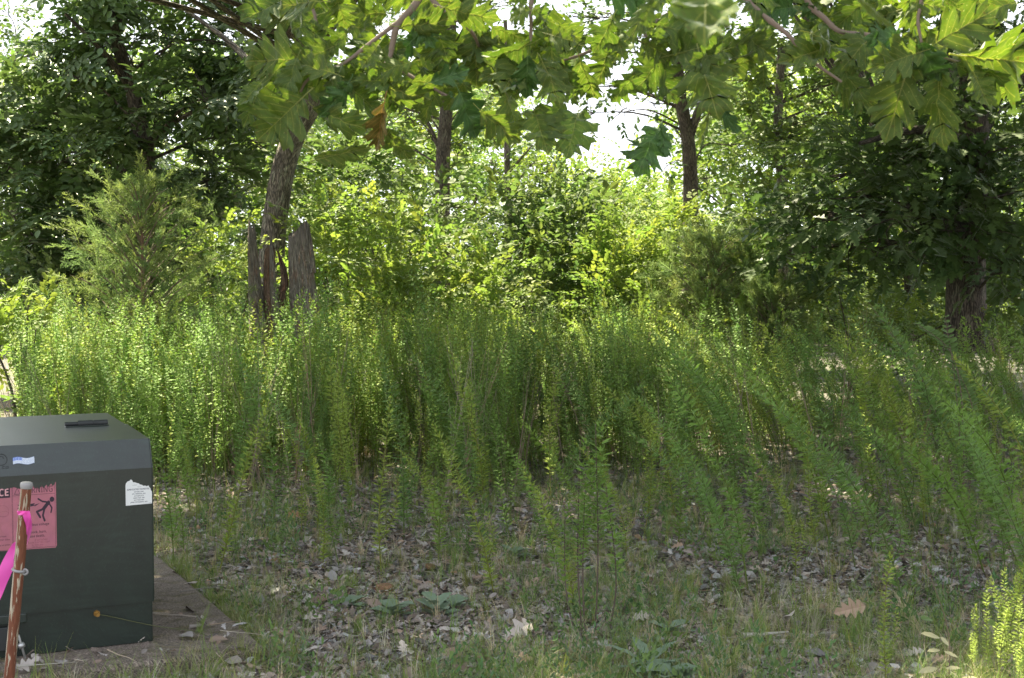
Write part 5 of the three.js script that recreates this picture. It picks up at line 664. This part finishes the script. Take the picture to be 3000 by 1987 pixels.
  dl(1525, 1885, 0.15, 0, 'large pale dead leaf lit by a spot of sun', null, 1.2); dl(2305, 1840, 0.12, 0, 'curled pale dead leaf standing up by the short stiff grass', null, 1.5); dl(2490, 1850, 0.14, 1, 'upright brown dead leaf on the shaded side', null, 1.8); dl(1720, 1890, 0.12, 1, 'brown dead leaf at the foot of the bare dark stems', null, 0.8); dl(1180, 1480, 0.13, 1, 'brown dead leaf propped at the thicket foot', null, 1); dl(2225, 1430, 0.13, 3, 'rusty red dead leaf on the far shaded ground', null, 0.8); dl(870, 1530, 0.14, 3, 'rusty red dead leaves by the fresh green sprig', null, 0.6);
  for (let k = 0; k < 26; k++) { const x = rr(640, 2950), y = rr(1560, 1985); if (!inPad(ground(x, y))) dl(x, y, rr(0.06, 0.1), pick([0, 1, 2, 2]), 'loose dead oak leaf on top of the litter', 'loose dead leaves', rr(0, 0.9)); }
  // grey-green rosettes and broad herbs
  const grey = leafMat('grey herb', 0.25, 0); grey.color = rgb(0.2, 0.27, 0.18);
  const ros = (x, y, n, L, up, label, shape = ROUND, mat = grey) => { const p = onGround(ground(x, y)), t = thing('broad_leaved_herb', label, 'herb', p); for (let k = 0; k < n; k++) { const a = k * 2.4 + rr(-0.3, 0.3), gb = new GB(), d = V(Math.cos(a), up * rr(0.6, 1.4), Math.sin(a)); leaf(gb, V(Math.cos(a) * 0.01, 0.01 + k * 0.004 * up * 3, Math.sin(a) * 0.01), d, V(0, 1, 0), L * rr(0.75, 1.15), shape, 0.25, 0.25); mesh('leaf', gb.geo(), mat, t); } };
  ros(1150, 1815, 9, 0.1, 0.6, 'grey green woolly herb in the pale leaf litter'); ros(1275, 1810, 8, 0.1, 0.9, 'upright grey green herb right of the woolly one'); ros(1020, 1790, 6, 0.09, 0.5, 'small grey green herb before the orange brown rock'); ros(1330, 1790, 6, 0.09, 0.6, 'pale herb by the yellowish grass tuft'); ros(1900, 1975, 8, 0.17, 0.7, 'herb with long lance shaped leaves at the bottom edge', LANCE); ros(1960, 1850, 6, 0.1, 0.5, 'dull green herb above the long lance leaved one'); ros(1950, 2010, 10, 0.12, 0.5, 'broad grey leaved herb cut by the bottom edge'); ros(1510, 1640, 5, 0.09, 0.6, 'round leaved grey herb below the thicket');
  const creamy = leafMat('pale leaf', 0.3, 0); creamy.color = rgb(0.5, 0.46, 0.27); const lime = leafMat('lime leaf', 0.45, 0); lime.color = rgb(0.12, 0.2, 0.05);
  const b = onGround(ground(2780, 2010)), t = thing('pale_leaved_plant', 'thin plant with pairs of cream coloured leaves in the bottom corner', 'plant', b); const top = at(2720, 1670, 5).sub(b);
  mesh('stem', tube(new GB(), curve([V(0, -0.02, 0), V(-0.01, 0.2, 0.02), top], 16), ramp(0.003, 0.0015, 16), 6).geo(), twigMat, t);
  for (const [x, y, x2, y2, m] of [[2755, 1870, 2700, 1852, creamy], [2755, 1865, 2782, 1892, creamy], [2755, 1905, 2718, 1906, creamy], [2765, 1908, 2808, 1925, creamy], [2748, 1958, 2692, 1968, creamy], [2770, 1958, 2815, 1956, creamy], [2800, 1995, 2870, 1985, creamy], [2730, 1815, 2700, 1812, lime]]) { const A = at(x, y, 5).sub(b), B = at(x2, y2, 4.97).sub(b), gb = new GB(), d = B.clone().sub(A); leaf(gb, A, d, V(rr(-0.2, 0.2), 1, 0.5), d.length(), m === lime ? ROUND : [[0.1, 0.15], [0.18, 0.4], [0.14, 0.75], [0, 1]], 0.15, 0.08); mesh('leaf', gb.geo(), m, t); }
}
renderer.render(scene, camera);
